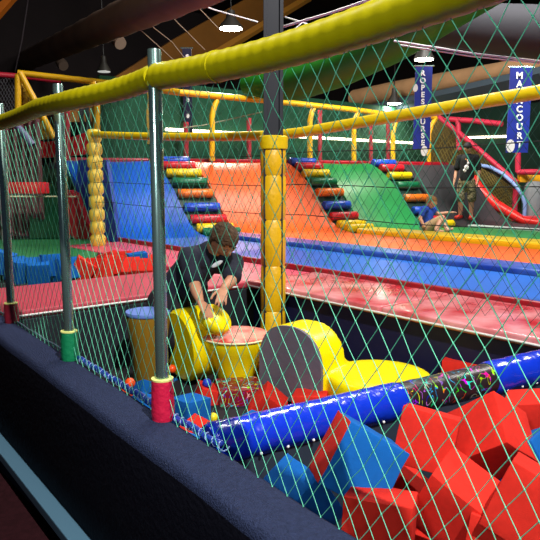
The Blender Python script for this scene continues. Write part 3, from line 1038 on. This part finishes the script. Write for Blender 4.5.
# hanging ribbons seen through the left net span
rbm = {'w': mat('ribbon_pale', (130, 150, 160), .7), 't': mat('ribbon_tan', (170, 140, 60), .7), 'b': mat('ribbon_blue', (40, 70, 90), .7)}
for k in range(14):
    x = 82 + k * 5.6
    bm = NB()
    Yk = 12.6 + .06 * (k % 3)
    pts = [PY(x + math.sin(j * 1.3 + k) * 1.0, 88 + j * 7, Yk) for j in range(9)]
    q = Vector((.045, 0, 0))
    for p0, p1 in zip(pts, pts[1:]):
        box8(bm, [p1 - q, p1 + q, p1 + q + Vector((0, .02, 0)), p1 - q + Vector((0, .02, 0)), p0 - q, p0 + q, p0 + q + Vector((0, .02, 0)), p0 - q + Vector((0, .02, 0))])
    tag(obj('hanging_strip', bm, rbm['wwtbwbbwwbbttb'[k]]), 'narrow strip hanging in the row of strips behind the left net span', 'strip', 'hanging strips above the blue ramp')

# ------------------------------------------------------------------ right-hand play frame
rf = empty('climbing_frame', PV(515, 222, 12.5), 'pinkish-red pipe climbing frame with an olive net, right of the standing person', 'climbing frame')
VF = 12.6
for pts, nme in (([(438, 116), (470, 142), (517, 183)], 'sloping_tube'), ([(516, 183), (514.5, 221)], 'post'), ([(447, 119), (475, 121), (502, 124)], 'top_tube'), ([(458, 119), (459, 150)], 'post'), ([(518, 150), (518, 172)], 'post'), ([(518, 172), (545, 172)], 'cross_tube')):
    bm = NB(); tube(bm, [PV(x, y, VF) for x, y in pts], .06, 8); obj(nme, bm, mat('rose_tube', (196, 40, 70), .45), rf, smooth=.8)


def PO(i, j):
    x = 432 + i * 2.1
    t = j / 26
    y0 = 120 + max(0, (x - 440)) * .84
    return PV(x, y0 + (221 - y0) * t, VF + .25)


bm = NB(); netting(bm, PO, 40, 26, .012, 3)
obj('olive_netting', bm, mat('olive_cord', (110, 96, 40), .8), rf)
bm = NB(); prism(bm, [PV(x, y, VF + .6) for x, y in ((430, 118), (440, 120), (520, 186), (520, 222), (430, 222))], N2 * .05)
obj('backcloth', bm, mat('olive_cloth', (92, 76, 34), .9, var=.3, vscale=2), rf)
ba = empty('arch_frame', PV(525, 224, 12.3), 'pale blue curved tube arching down beside the red climbing frame', 'arch')
bm = NB(); tube(bm, [PV(x, y, 12.35) for x, y in ((477, 165), (490, 167), (503, 174), (514, 184), (522, 194), (525, 204), (524, 224))], .04, 8); obj('tube', bm, mat('pale_blue_tube', (130, 160, 215), .4), ba, smooth=.8)
bm = NB(); prism(bm, [PV(x, y, 12.42) for x, y in ((480, 167), (491, 168.5), (503, 175), (514, 185), (520, 193), (500, 178))], N2 * .03); obj('black_panel', bm, black, ba)
bm = NB(); orient_box(bm, PV(533, 178, 12.9), Vector((.3, 0, 0)), Vector((0, .1, 0)), Vector((0, 0, .09)), .02)
tag(obj('yellow_block', bm, mat('amber', (246, 176, 20), .5), smooth=.8), 'amber yellow foam block at the right edge below the blue banner', 'foam block')
bm = NB(); lathe(bm, Vector((*PV(533, 215, 12.6).xy, .62)), [(0, 0), (.2, 0), (.2, .72), (.14, .8), (0, .82)], 18)
tag(obj('grey_bin', bm, mat('grey_plastic', (130, 134, 138), .6, bump=.6, bscale=12), smooth=.8), 'rounded grey padded drum at the right edge behind the pale blue arch', 'drum')
bm = NB(); orient_box(bm, PV(532, 219, 12.3), Vector((.26, 0, 0)), Vector((0, .1, 0)), Vector((0, 0, .06)), .02)
tag(obj('pink_block', bm, mat('rose_block', (220, 70, 80), .5), smooth=.8), 'rose-red low block at the right edge in front of the grey drum', 'foam block')

# ------------------------------------------------------------------ banners
def banner(px0, px1, py0, py1, Y, word, c, label, ys, letter_m, oval=None, size=None):
    a = PY((px0 + px1) / 2, (py0 + py1) / 2, Y)
    k = (PY(px1, py0, Y) - PY(px0, py0, Y)).x / 2
    h = (PY(px0, py0, Y).z - PY(px0, py1, Y).z) / 2
    e = empty('banner', a - Vector((0, 0, h)), label, 'banner', 'vertical banners over the court')
    bm = NB(); orient_box(bm, a, Vector((k, 0, 0)), Vector((0, .015, 0)), Vector((0, 0, h)))
    cl_ = obj('cloth', bm, c, e)
    bm = NB(); tube(bm, [a + Vector((-k - .03, 0, h + .01)), a + Vector((k + .03, 0, h + .01))], .015, 8)
    obj('top_bar', bm, steel, e)
    bl = NB()
    for ch, py in zip(word, ys):
        fc = bpy.data.curves.new('letter', 'FONT'); fc.body = ch
        fc.size = size or .2; fc.extrude = .004; fc.offset = .005; fc.align_x = 'CENTER'; fc.align_y = 'CENTER'
        fc.materials.append(letter_m)
        to = bpy.data.objects.new('tmp', fc)
        me = bpy.data.meshes.new_from_object(to)
        bpy.data.objects.remove(to); bpy.data.curves.remove(fc)
        me.materials.clear(); me.materials.append(letter_m)
        p = PY((px0 + px1) / 2, py, Y)
        p.y = Y - .022
        me.transform(Matrix.Translation(p) @ Matrix.Rotation(PI / 2, 4, 'X'))
        bl.from_mesh(me); bpy.data.meshes.remove(me)
    if bl.verts: obj('lettering', bl, letter_m, cl_)
    else: bl.free()
    for ox, oy, orr in (oval or []):
        p = PY(ox, oy, Y); p.y = Y - .02
        bm = NB(); lathe(bm, p, [(0, -.004), (orr, -.004), (orr, .004), (0, .004)], 20, Vector((0, 1, 0)))
        for v in bm.verts: v.co.z = p.z + (v.co.z - p.z) * 1.5
        obj('white_patch', bm, white, cl_)
    return e


bb1 = mat('banner_blue', (24, 52, 170), .5, rgb2=(14, 30, 120), vscale=1.2)
bb2 = mat('banner_navy', (16, 18, 52), .5)
wl = mat('banner_white', (240, 244, 250), .5)
banner(414, 431, 67, 150, 11.5, 'ROPESCOURSE', bb1, 'blue vertical banner reading ROPES COURSE in white, under a bright lamp', [73.5, 81, 88, 95, 102, 109, 115.5, 122, 129, 136, 143], wl, [(415, 88, .045), (424, 151, .06)], .125)
banner(508, 530, 68, 153, 11.5, 'MAINCOURT', bb1, 'wide blue vertical banner with the word COURT at the right edge', [76, 84.5, 93, 101, 109.5, 118, 127, 136, 145], wl, [(510, 146, .075)], .155)
banner(183, 192, 49, 134, 13, '', bb2, 'narrow near-black banner hanging left, above the blue ramp', [], wl, [(187.5, 57, .035), (187, 66, .03), (188, 100, .03), (188, 116, .03)])

# ------------------------------------------------------------------ lamps
glow = mat('lamp_glow', (255, 248, 230), .5, emit=(255, 246, 225), es=40)
glow2 = mat('lamp_dim', (180, 180, 176), .5, emit=(220, 225, 220), es=.5)  # pendant diffuser has a weak emission of its own


def bay(px, py, Y, r, m, label, energy=0, drop=.6):
    p = PY(px, py, Y)
    e = empty('ceiling_lamp', p, label, 'lamp', 'round hall lamps')
    bm = NB(); lathe(bm, p, [(0, .0), (r, 0), (r, .01), (0, .012)], 24); obj('diffuser', bm, m, e, smooth=.8)
    bm = NB(); lathe(bm, p + Vector((0, 0, .014)), [(0, 0), (r * 1.08, 0), (r * 1.05, .04), (r * .45, .22), (r * .35, .38), (0, .4)], 24); obj('housing', bm, mat('lamp_housing', (48, 46, 42), .5), e, smooth=.8)
    bm = NB(); tube(bm, [p + Vector((0, 0, .4)), Vector((p.x, p.y, 7.9))], .012, 6); obj('stem', bm, black, e)
    if energy:
        l = bpy.data.lights.new('lamp_light', 'AREA'); l.shape = 'DISK'; l.size = r * 2; l.energy = energy; l.color = (1, .93, .8)
        o = bpy.data.objects.new('lamp_light', l); COL.objects.link(o); o.location = p - Vector((0, 0, .03))
    return e


bay(231, 29, 15, .25, glow, 'brightest round hall lamp shining just left of the steel column', 220)
bay(424, 60, 12.3, .17, glow, 'bright round lamp right above the blue ropes banner', 50)
bay(394, 104, 17, .17, glow, 'small bright lamp low between column and blue banner', 40)
bay(104, 72, 17, .16, glow2, 'unlit pale pendant lamp small above the left yellow rail')

# ------------------------------------------------------------------ ducts, beams and cables overhead
duct = mat('duct_fabric', (122, 92, 70), .95, bump=.5, bscale=2, var=.3, vscale=1)
dd_ = empty('air_duct', PY(105, 30, 15), 'brownish round air duct crossing the dark roof at upper left', 'duct')
A0, A1 = PY(28, 60, 22), PY(240, -34, 8.2)
bm = NB(); n = 40
tube(bm, [A0.lerp(A1, k / n) for k in range(n + 1)], [.31 + .012 * math.sin(k * 1.9) for k in range(n + 1)], 20); obj('duct_tube', bm, duct, dd_, smooth=.9)
for x, y, Y, r in ((92, 34, 14.6, .13), (118, 41, 14.3, .13), (36, 60, 20.5, .15), (62, 64, 20.2, .15), (163, 6, 11.2, .13)):
    c = PY(x, y, Y)
    bm = NB(); lathe(bm, c, [(0, -.16), (r, -.16), (r * 1.1, 0), (r, .14), (0, .14)], 16, Vector((.5, -.6, -.5)).normalized())
    obj('vent_boot', bm, mat('boot_grey', (120, 100, 86), .8), dd_, smooth=.8)
bm = NB(); tube(bm, [PY(355, 99, 19), PY(400, 90, 17.5), PY(545, 64, 13.6), PY(760, 22, 11)], [.26, .25, .2, .2], 14)
tag(obj('tan_duct', bm, mat('tan_duct_m', (182, 140, 98), .8, var=.3, vscale=1.5), smooth=.9), 'tan round duct crossing behind the ropes banner', 'duct')
bm = NB(); tube(bm, [PY(370, 109, 18.5), PY(440, 97, 16), PY(545, 74, 13.2)], .17, 4)
tag(obj('slate_beam', bm, mat('slate_beam_m', (62, 78, 90), .7)), 'slate grey beam running just under the tan duct', 'beam')
bm = NB(); tube(bm, [PY(385, 18, 11), PY(440, 24, 10.5), PY(560, 34, 9), PY(800, 60, 7)], [.25, .33, .36, .36], 18)
tag(obj('grey_duct', bm, mat('grey_duct_m', (48, 48, 56), .8, bump=.4, bscale=2), smooth=.9), 'broad grey duct at upper right under the yellow rail', 'duct')
bm = NB(); tube(bm, [PY(246, 84, 12), PY(270, 84, 11.7), PY(298, 81, 11.2), PY(340, 66, 10.3), PY(390, 42, 9.4), PY(430, 18, 8.8), PY(490, -20, 8), PY(600, -90, 7.4)], [.18, .28, .32, .32, .31, .3, .3, .3], 18)
tag(obj('green_tube', bm, mat('green_tube_m', (24, 120, 20), .6, bump=.2), smooth=.9), 'broad bright green tube rising behind the yellow rail', 'tube')

cab = mat('white_cable', (220, 215, 220), .5)
cbl = [([(282, 27, 9), (330, 13, 8.5), (380, -4, 8)], .016, cab, 'thick pale rope rising to the top edge right of the column'),
       ([(176, -4, 12), (215, 10, 12), (258, 22, 12)], .014, cab, 'pale cable running down to the column from the top left'),
       ([(285, 17, 12), (310, 25, 12), (352, 33, 12)], .014, cab, 'pale cable right of the column going down behind the rail'),
       ([(290, 33, 11.8), (303, 22, 11.8), (285, 17, 12)], .010, cab, 'short pale tie crossing the cables beside the column'),
       ([(394, 41, 8.5), (470, 53, 8), (545, 62, 7.6)], .014, cab, 'upper of two pale cables at the upper right'),
       ([(400, 45, 8.5), (470, 56, 8), (545, 64, 7.6)], .010, cab, 'lower of two pale cables at the upper right'),
       ([(135, 25, 12), (165, 52, 12), (180, 66, 12)], .010, mat('dim_cable', (130, 110, 90), .7), 'dim slanting wire left of the black banner'),
       ([(150, 25, 12), (172, 42, 12), (186, 60, 12)], .010, mat('dim_cable', (130, 110, 90), .7), 'dim slanting wire touching the top of the black banner'),
       ([(169, 14, 12), (205, 50, 12)], .010, mat('dim_cable', (130, 110, 90), .7), 'dim slanting wire over the ochre roof panel'),
       ([(196, 5, 12), (220, 30, 12)], .010, mat('dim_cable', (130, 110, 90), .7), 'dim slanting wire just left of the brightest lamp'),
       ([(182, 128, 12.4), (205, 125, 12.4), (240, 117, 12.4), (262, 112, 12.4)], .012, mat('tan_cord', (190, 190, 160), .7), 'thin tan cord rising across the green wall left of the column'),
       ([(28, 0, 18), (22, 40, 18), (15, 72, 18)], .02, mat('dim_cable2', (70, 60, 66), .7), 'dim hanging cable at the upper left')]
for pts, r, m, lb in cbl:
    bm = NB(); P = [PY(*p) for p in pts]
    Q = []
    for a, b in zip(P, P[1:]):
        Q += [a.lerp(b, t / 5) for t in range(5)]
    tube(bm, Q + [P[-1]], r, 6)
    tag(obj('cable', bm, m, smooth=3.2), lb, 'cable')

# ------------------------------------------------------------------ people
skin_m = mat('skin', (196, 138, 108), .55, bump=.05)
skin2 = mat('skin_light', (214, 160, 130), .55)


def capsule(bm, p0, p1, r0, r1, sides=14):
    p0, p1 = Vector(p0), Vector(p1)
    ball(bm, p0, r0, sides); ball(bm, p1, r1, sides)
    if (p1 - p0).length > 1e-4: tube(bm, [p0, p1], [r0, r1], sides)


def chain(bm, pts):
    for (a, ra), (b, rb_) in zip(pts, pts[1:]):
        capsule(bm, a, b, ra, rb_)


def fuse(o, vox, it=4, fac=.5):
    md = o.modifiers.new('fuse', 'REMESH'); md.mode = 'VOXEL'; md.voxel_size = vox; md.use_smooth_shade = True
    md = o.modifiers.new('soften', 'SMOOTH'); md.iterations = it; md.factor = fac


def head_geo(bm, c, fwd, up, h):
    """a head of full height h: skull, jaw, nose, brow, lips, ears"""
    fwd = fwd.normalized(); side = fwd.cross(up).normalized(); up = side.cross(fwd).normalized()
    R = Matrix((side, fwd, up)).transposed()
    b2 = NB()
    bmesh.ops.create_uvsphere(b2, u_segments=40, v_segments=28, radius=1)
    for v in b2.verts:
        x, y, z = v.co
        w = .36 * (1 - .28 * sm(-z, .1, 1.0) ** 1)
        X, Y, Z = x * w * h, y * (.42 - .03 * sm(-z, .2, 1)) * h, z * .5 * h
        if y > 0:
            Y += .02 * h * sm(-z, .3, .9) * y                              # chin
            Y += .10 * h * math.exp(-((x / .13) ** 2)) * math.exp(-(((z + .17) / .16) ** 2)) * (y > .2)   # nose
            Y += .02 * h * math.exp(-((z - .14) / .08) ** 2) * math.exp(-(x / .5) ** 2)                  # brow
            for s in (-1, 1):
                Y -= .035 * h * math.exp(-(((x - s * .36) / .16) ** 2)) * math.exp(-(((z - .0) / .1) ** 2))
            Y += .02 * h * math.exp(-((x / .22) ** 2)) * (math.exp(-(((z + .46) / .045) ** 2)) + math.exp(-(((z + .57) / .045) ** 2)))
        v.co = R @ Vector((X, Y, Z)) + c
    merge(bm, b2)
    for s in (-1, 1):
        ball(bm, c + R @ Vector((s * .36 * h, -.03 * h, -.03 * h)), 1, 12, (.035 * h, .065 * h, .11 * h), R)
    return R


def hair_geo(bm, c, R, h, front=.18, low=-.3, rng=3, cap=False):
    b2 = NB()
    bmesh.ops.create_uvsphere(b2, u_segments=36, v_segments=26, radius=1)
    kill = []
    for v in b2.verts:
        x, y, z = v.co
        lim = front + .12 * noise.noise(Vector((x * 6, y * 6, 2.0))) if y > .25 else (low if y < -.1 else front + (low - front) * (.25 - y) / .35)
        if z < lim: kill.append(v); continue
        k = 1.08 + (0 if cap else .05 * noise.noise(Vector((x * 5, y * 5, z * 5 + rng))) + .09 * noise.noise(Vector((x * 13, y * 6, z * 13 + rng))))
        v.co = R @ Vector((x * .37 * h * k, y * .435 * h * k, z * .5 * h * k)) + c
    bmesh.ops.delete(b2, geom=kill, context='VERTS')
    merge(bm, b2)


def hand_geo(bm, w, d, n, s=1., curl=.5, side=1):
    """wrist w, pointing d, palm normal n (the side the fingers curl to)"""
    d = d.normalized(); n = (n - d * n.dot(d)).normalized(); a = d.cross(n).normalized() * side
    palm = w + d * .045 * s
    for k in (-1, -.33, .33, 1):
        capsule(bm, w + a * .012 * k * s, w + d * .08 * s + a * .027 * k * s, .013 * s, .0125 * s, 10)
    for k, L in zip((-1, -.33, .33, 1), (.058, .07, .075, .065)):
        p = w + d * .085 * s + a * .028 * k * s
        dd = d + a * .12 * k
        for j in range(3):
            q = p + (dd.normalized() * math.cos(curl * (j + .6)) + n * math.sin(curl * (j + .6))) * L * s * (.45, .32, .23)[j]
            capsule(bm, p, q, (.0092, .0085, .0078)[j] * s, (.0085, .0078, .007)[j] * s, 8)
            p = q
    p = w + d * .025 * s + a * .024 * s
    for j, L in enumerate((.035, .03, .024)):
        q = p + (d * (.55 + .2 * j) + a * (.75 - .25 * j) + n * .25).normalized() * L * s
        capsule(bm, p, q, .012 * s, .0095 * s, 8)
        p = q


def J(px, py, Y):
    return PY(px, py, Y)


# --- the bending boy
boy = empty('person', Vector((-.62, 4.45, .1)), 'person in a navy T-shirt bending forward with both hands on the yellow foam', 'person')
hipc = J(170, 303, 4.52); hl, hr = hipc + Vector((-.07, .08, 0)), hipc + Vector((.05, -.09, 0))
waist = J(178, 288, 4.5); chest = J(198, 264, 4.45); neck = J(213, 249, 4.38); headc = J(224, 240, 4.27)
shR, shL = J(188, 257, 4.33), J(234, 263, 4.46)
elR, elL = J(195, 286, 4.18), J(231, 281, 4.25)
wrR, wrL = J(200, 301, 4.06), J(224, 288, 4.1)
kR, kL = J(176, 338, 4.38), J(150, 335, 4.5)
anR, anL = Vector((hr.x - .05, hr.y + .1, .16)), Vector((hl.x - .03, hl.y + .06, .16))
fwdh = Vector((.5, -.66, -.8)); uph = Vector((.2, -.6, .8))
HH_ = .235
bm = NB()
chain(bm, [(hipc, .115), (waist, .115), (chest, .115), (neck, .062), (headc - fwdh.normalized() * .03 - Vector((0, 0, .05)), .055)])
capsule(bm, shR.lerp(chest, .25), shL.lerp(chest, .25), .07, .07)
chain(bm, [(shR, .055), (elR, .04), (elR.lerp(wrR, .4), .038), (wrR, .026)])
chain(bm, [(shL, .055), (elL, .04), (elL.lerp(wrL, .4), .038), (wrL, .026)])
chain(bm, [(hr, .095), (kR, .062), (anR, .04)]); chain(bm, [(hl, .095), (kL, .062), (anL, .04)])
for an in (anR, anL):
    capsule(bm, an + Vector((-.02, .03, -.03)), an + Vector((.09, -.13, -.035)), .035, .026)
Rh = head_geo(bm, headc, fwdh, uph, HH_)
hand_geo(bm, wrR, Vector((.45, -.5, -.55)), Vector((-.1, .1, -1)), .95, .28, 1)
hand_geo(bm, wrL, Vector((-.1, -.75, -.5)), Vector((-.1, .1, -1)), .95, .28, -1)
o = obj('body', bm, skin_m, boy); fuse(o, .0055, 3, .45)
bm = NB(); hair_geo(bm, headc, Rh, HH_, .32, -.45)
o = obj('hair', bm, mat('hair_brown', (84, 58, 36), .8, bump=1., bscale=60, var=.4, vscale=40), boy, smooth=3.2)
md = o.modifiers.new('t', 'SOLIDIFY'); md.thickness = .012; md.offset = -.5
for s in (-1, 1):
    bm = NB(); ball(bm, headc + Rh @ Vector((s * .36 * .36 * HH_, .375 * HH_, .0)), .011, 10); obj('eye', bm, mat('eye_white', (220, 220, 215), .3), boy, smooth=3.2)
    bm = NB(); ball(bm, headc + Rh @ Vector((s * .36 * .36 * HH_, .375 * HH_ + .0075, .0)), .0055, 8); obj('iris', bm, black, boy, smooth=3.2)
    bm = NB(); tube(bm, [headc + Rh @ Vector((s * x * HH_, .405 * HH_ - abs(x - .12) * .1 * HH_, z * HH_)) for x, z in ((.06, .07), (.12, .085), (.2, .065))], .0045, 6); obj('eyebrow', bm, mat('hair_brown', (54, 36, 22), .8), boy)
bm = NB(); tube(bm, [headc + Rh @ Vector((x * HH_, (.40 - abs(x) * .25) * HH_, -.255 * HH_)) for x in (-.09, -.05, 0, .05, .09)], .004, 6); obj('mouth', bm, mat('lip', (150, 78, 70), .5), boy)
# T-shirt
bm = NB()
chain(bm, [(hipc.lerp(waist, -.1), .135), (waist, .132), (chest, .135), (neck.lerp(chest, .25), .085)])
capsule(bm, shR.lerp(chest, .2), shL.lerp(chest, .2), .085, .085)
for sh_, el_ in ((shR, elR), (shL, elL)):
    chain(bm, [(sh_, .073), (sh_.lerp(el_, .45), .066), (sh_.lerp(el_, .72), .07)])
ball(bm, waist.lerp(chest, .3) + Vector((.07, -.06, -.04)), .11, 14)
o = obj('t_shirt', bm, mat('navy_tshirt', (22, 26, 44), .9, bump=.5, bscale=14), boy); fuse(o, .009, 5, .5)
# chest print following the cloth
cp = J(217, 264, 4.235)
bm = NB()
for k in range(9):
    a = k * PI / 4.5
    pass
ball(bm, cp, 1, 14, (.045, .006, .015), Matrix.Rotation(-.5, 3, 'Y') @ Matrix.Rotation(.3, 3, 'Z'))
obj('shirt_print', bm, mat('print_grey', (180, 186, 196), .7), boy, smooth=3.2)
bm = NB()
chain(bm, [(hipc, .128), (hipc.lerp(waist, .35), .125)])
chain(bm, [(hr, .108), (kR, .085), (anR.lerp(kR, .3), .07)]); chain(bm, [(hl, .108), (kL, .085), (anL.lerp(kL, .3), .07)])
o = obj('trousers', bm, mat('dark_trousers', (16, 17, 28), .9, bump=.3, bscale=14), boy); fuse(o, .011, 5, .5)

# --- standing teen at the back
Lp = W(-7.15, 10.9, .70)
toc = Vector((-Lp.x, -Lp.y, 0)).normalized()
fw_ = (Matrix.Rotation(-.25, 3, 'Z') @ toc)
sd_ = fw_.cross(Vector((0, 0, 1)))                      # his right-hand side seen mirrored
sc = 1.46 / 1.75


def L(x, y, z):
    return Lp + (sd_ * x + fw_ * y + Vector((0, 0, 1)) * z) * sc


pz = empty('person', Lp, 'person standing in a black printed T-shirt, camouflage shorts and red shoes', 'person')
bm = NB()
chain(bm, [(L(0, 0, .95), .14 * sc), (L(0, 0, 1.15), .13 * sc), (L(0, .01, 1.36), .14 * sc), (L(0, 0, 1.5), .06 * sc), (L(0, .02, 1.58), .055 * sc)])
capsule(bm, L(-.13, 0, 1.4), L(.13, 0, 1.4), .075 * sc, .075 * sc)
for s in (-1, 1):
    chain(bm, [(L(s * .19, 0, 1.42), .06 * sc), (L(s * .26, -.02, 1.12), .043 * sc), (L(s * .27, .08, .88), .03 * sc)])
    hand_geo(bm, L(s * .27, .09, .87), Vector((0, 0, -1)) + fw_ * .2, sd_ * -s, sc, .35, s)
    chain(bm, [(L(s * .09, 0, .9), .1 * sc), (L(s * .12, .02, .5), .062 * sc), (L(s * .12, .0, .38), .064 * sc), (L(s * .13, -.02, .1), .042 * sc)])
    capsule(bm, L(s * .13, -.03, .06), L(s * .16, .14, .04), .045 * sc, .04 * sc)
hc = L(0, .05, 1.64)
R2 = head_geo(bm, hc, fw_ + Vector((0, 0, -.35)) - sd_ * .2, Vector((0, 0, 1)), .235 * sc)
o = obj('body', bm, skin2, pz); fuse(o, .009, 3, .45)
bm = NB(); hair_geo(bm, hc, R2, .235 * sc, .1, -.2)
obj('hair', bm, mat('hair_dark', (34, 24, 18), .8), pz, smooth=3.2)
bm = NB(); hair_geo(bm, hc + Vector((0, 0, .006)), R2, .245 * sc, .3, .22, cap=True)
p = [hc + R2 @ Vector((x * sc, y * sc, .075 * sc)) for x, y in ((-.075, .08), (-.06, .15), (0, .175), (.06, .15), (.075, .08))]
prism(bm, p, Vector((0, 0, -.008)))
obj('cap', bm, mat('cap_black', (20, 22, 26), .8), pz, smooth=.7)
bm = NB()
chain(bm, [(L(0, 0, .93), .165 * sc), (L(0, 0, 1.15), .155 * sc), (L(0, .01, 1.36), .16 * sc), (L(0, 0, 1.46), .085 * sc)])
capsule(bm, L(-.14, 0, 1.41), L(.14, 0, 1.41), .09 * sc, .09 * sc)
for s in (-1, 1):
    chain(bm, [(L(s * .18, 0, 1.42), .08 * sc), (L(s * .225, -.01, 1.26), .075 * sc), (L(s * .24, -.01, 1.2), .08 * sc)])
o = obj('t_shirt', bm, mat('black_tshirt', (18, 19, 22), .9), pz); fuse(o, .013, 4, .5)
bm = NB()
for x, y, r, a in ((.02, 1.2, .055, 1), (-.02, 1.13, .04, 1), (.05, 1.3, .03, 1), (.03, 1.36, .02, 1)):
    c = L(-x, .158, y)
    ball(bm, c, r * sc, 10, (1, .35, 1.1), Matrix.Rotation(math.atan2(-fw_.x, fw_.y), 3, 'Z'))
obj('shirt_print', bm, white, pz, smooth=3.2)
bm = NB(); ball(bm, L(0, .152, 1.38), .02 * sc, 8); ball(bm, L(-.03, .15, 1.34), .018 * sc, 8); obj('orange_print', bm, mat('print_orange', (220, 130, 50), .8), pz, smooth=3.2)
bm = NB()
chain(bm, [(L(0, 0, .95), .155 * sc), (L(0, 0, .86), .16 * sc)])
for s in (-1, 1): chain(bm, [(L(s * .09, 0, .86), .115 * sc), (L(s * .125, .01, .6), .105 * sc), (L(s * .13, .01, .5), .11 * sc)])
o = obj('shorts', bm, camo('camo_cloth', [(60, 58, 40), (150, 140, 104), (92, 84, 56), (180, 170, 140)], 16), pz); fuse(o, .013, 4, .5)
for s in (-1, 1):
    bm = NB(); capsule(bm, L(s * .13, -.05, .06), L(s * .165, .16, .045), .058 * sc, .05 * sc)
    o = obj('shoe', bm, mat('red_shoe', (214, 48, 30), .6), pz, smooth=3.2)

# --- child sitting on the green lane
ch = empty('person', J(434, 231, 10.5), 'person sitting on the green lane in a blue T-shirt and khaki shorts, reaching right', 'person')
Y0 = 10.5
hip = J(426, 226, Y0); cst = J(427, 213, Y0); nk = J(429, 206, Y0 - .02); hd = J(431.5, 202, Y0 - .05)
bm = NB()
chain(bm, [(hip, .1), (cst, .09), (nk, .04), (hd, .04)])
s1, s2 = J(424, 209.5, Y0 - .12), J(430, 210, Y0 + .1)
capsule(bm, s1, s2, .05, .05)
chain(bm, [(s2, .038), (J(439, 214, Y0), .03), (J(449, 212.5, Y0 - .1), .022)]); hand_geo(bm, J(449, 212.5, Y0 - .1), Vector((1, -.2, .1)), Vector((0, 0, -1)), .8, .2)
chain(bm, [(s1, .038), (J(420, 218, Y0 - .2), .03), (J(424, 226, Y0 - .3), .022)]); hand_geo(bm, J(424, 226, Y0 - .3), Vector((.4, -.4, -1)), Vector((1, 0, 0)), .8, .3)
chain(bm, [(J(428, 227, Y0 - .1), .075), (J(442, 218, Y0 - .2), .05), (J(436, 230, Y0 - .35), .035)]); capsule(bm, J(436, 231, Y0 - .36), J(443, 231.5, Y0 - .42), .03, .025)
chain(bm, [(J(429, 226, Y0 + .05), .075), (J(444, 221, Y0 + .05), .05), (J(447, 230, Y0 - .1), .035)]); capsule(bm, J(447, 231, Y0 - .1), J(452, 229, Y0 - .15), .03, .025)
R3 = head_geo(bm, hd, Vector((.9, -.35, -.1)), Vector((0, 0, 1)), .2)
o = obj('body', bm, skin2, ch); fuse(o, .008, 3, .45)
bm = NB(); hair_geo(bm, hd, R3, .2, .1, -.35); obj('hair', bm, mat('hair_sandy', (120, 84, 40), .8), ch, smooth=3.2)
bm = NB(); chain(bm, [(hip, .115), (cst, .108), (nk.lerp(cst, .4), .06)]); capsule(bm, s1, s2, .062, .062)
chain(bm, [(s2, .052), (s2.lerp(J(439, 214, Y0), .5), .05)]); chain(bm, [(s1, .052), (J(421.5, 215, Y0 - .17), .05)])
o = obj('t_shirt', bm, mat('blue_tshirt', (34, 76, 190), .85), ch); fuse(o, .012, 4, .5)
bm = NB(); capsule(bm, hip, hip + Vector((.02, -.02, -.02)), .115, .115)
chain(bm, [(J(428, 227, Y0 - .1), .088), (J(440, 219.5, Y0 - .2), .068)]); chain(bm, [(J(429, 226, Y0 + .05), .088), (J(442, 221.5, Y0 + .05), .068)])
o = obj('shorts', bm, mat('khaki', (196, 168, 124), .85), ch); fuse(o, .012, 4, .5)

# ------------------------------------------------------------------ lights
def spot(name, loc, target, energy, size_deg, blend, radius, color):
    l = bpy.data.lights.new(name, 'SPOT'); l.energy = energy; l.spot_size = math.radians(size_deg); l.spot_blend = blend
    l.shadow_soft_size = radius; l.color = color
    o = bpy.data.objects.new(name, l); COL.objects.link(o)
    o.location = loc
    o.rotation_euler = (Vector(target) - Vector(loc)).to_track_quat('-Z', 'Y').to_euler()
    return o


def area(name, loc, target, energy, size, color):
    l = bpy.data.lights.new(name, 'AREA'); l.energy = energy; l.size = size; l.color = color
    o = bpy.data.objects.new(name, l); COL.objects.link(o)
    o.location = loc
    o.rotation_euler = (Vector(target) - Vector(loc)).to_track_quat('-Z', 'Y').to_euler()
    return o


spot('flood_light', W(2.6, .4, 7.2), W(-2.0, 1.9, .6), 2950, 70, .4, .06, (1, .97, .9))
area('court_light', W(-5.0, 6.5, 7.4), W(-7.5, 7.5, .6), 540, 1.6, (1, .96, .9))
area('court_light', W(-2.0, 9.5, 7.4), W(-6, 9.5, .6), 430, 1.6, (1, .97, .92))
area('side_light', W(-7.0, 1.0, 7.4), W(-8.5, 2, .6), 70, 1.6, (1, .9, .85))
spot('walkway_light', W(.3, -2.4, 3.5), W(-1.1, 1.2, 1.75), 300, 46, .8, .25, (.92, 1, .98))  # unseen fill lamp added to brighten the near net
w = bpy.data.worlds.new('World'); S.world = w; w.use_nodes = True
w.node_tree.nodes['Background'].inputs[0].default_value = (.32, .36, .5, 1)
w.node_tree.nodes['Background'].inputs[1].default_value = .06

# ------------------------------------------------------------------ camera and view
cam = bpy.data.cameras.new('Camera'); cam.sensor_width = 36; cam.lens = 36 * F / 540; cam.clip_start = .02
co = bpy.data.objects.new('Camera', cam); COL.objects.link(co)
co.location = (0, 0, CAMZ); co.rotation_euler = (PI / 2 - TH, 0, 0)
S.camera = co
S.view_settings.view_transform = 'Standard'
S.view_settings.look = 'None'
S.view_settings.gamma = 1
S.view_settings.use_curve_mapping = False
S.view_settings.exposure = .3
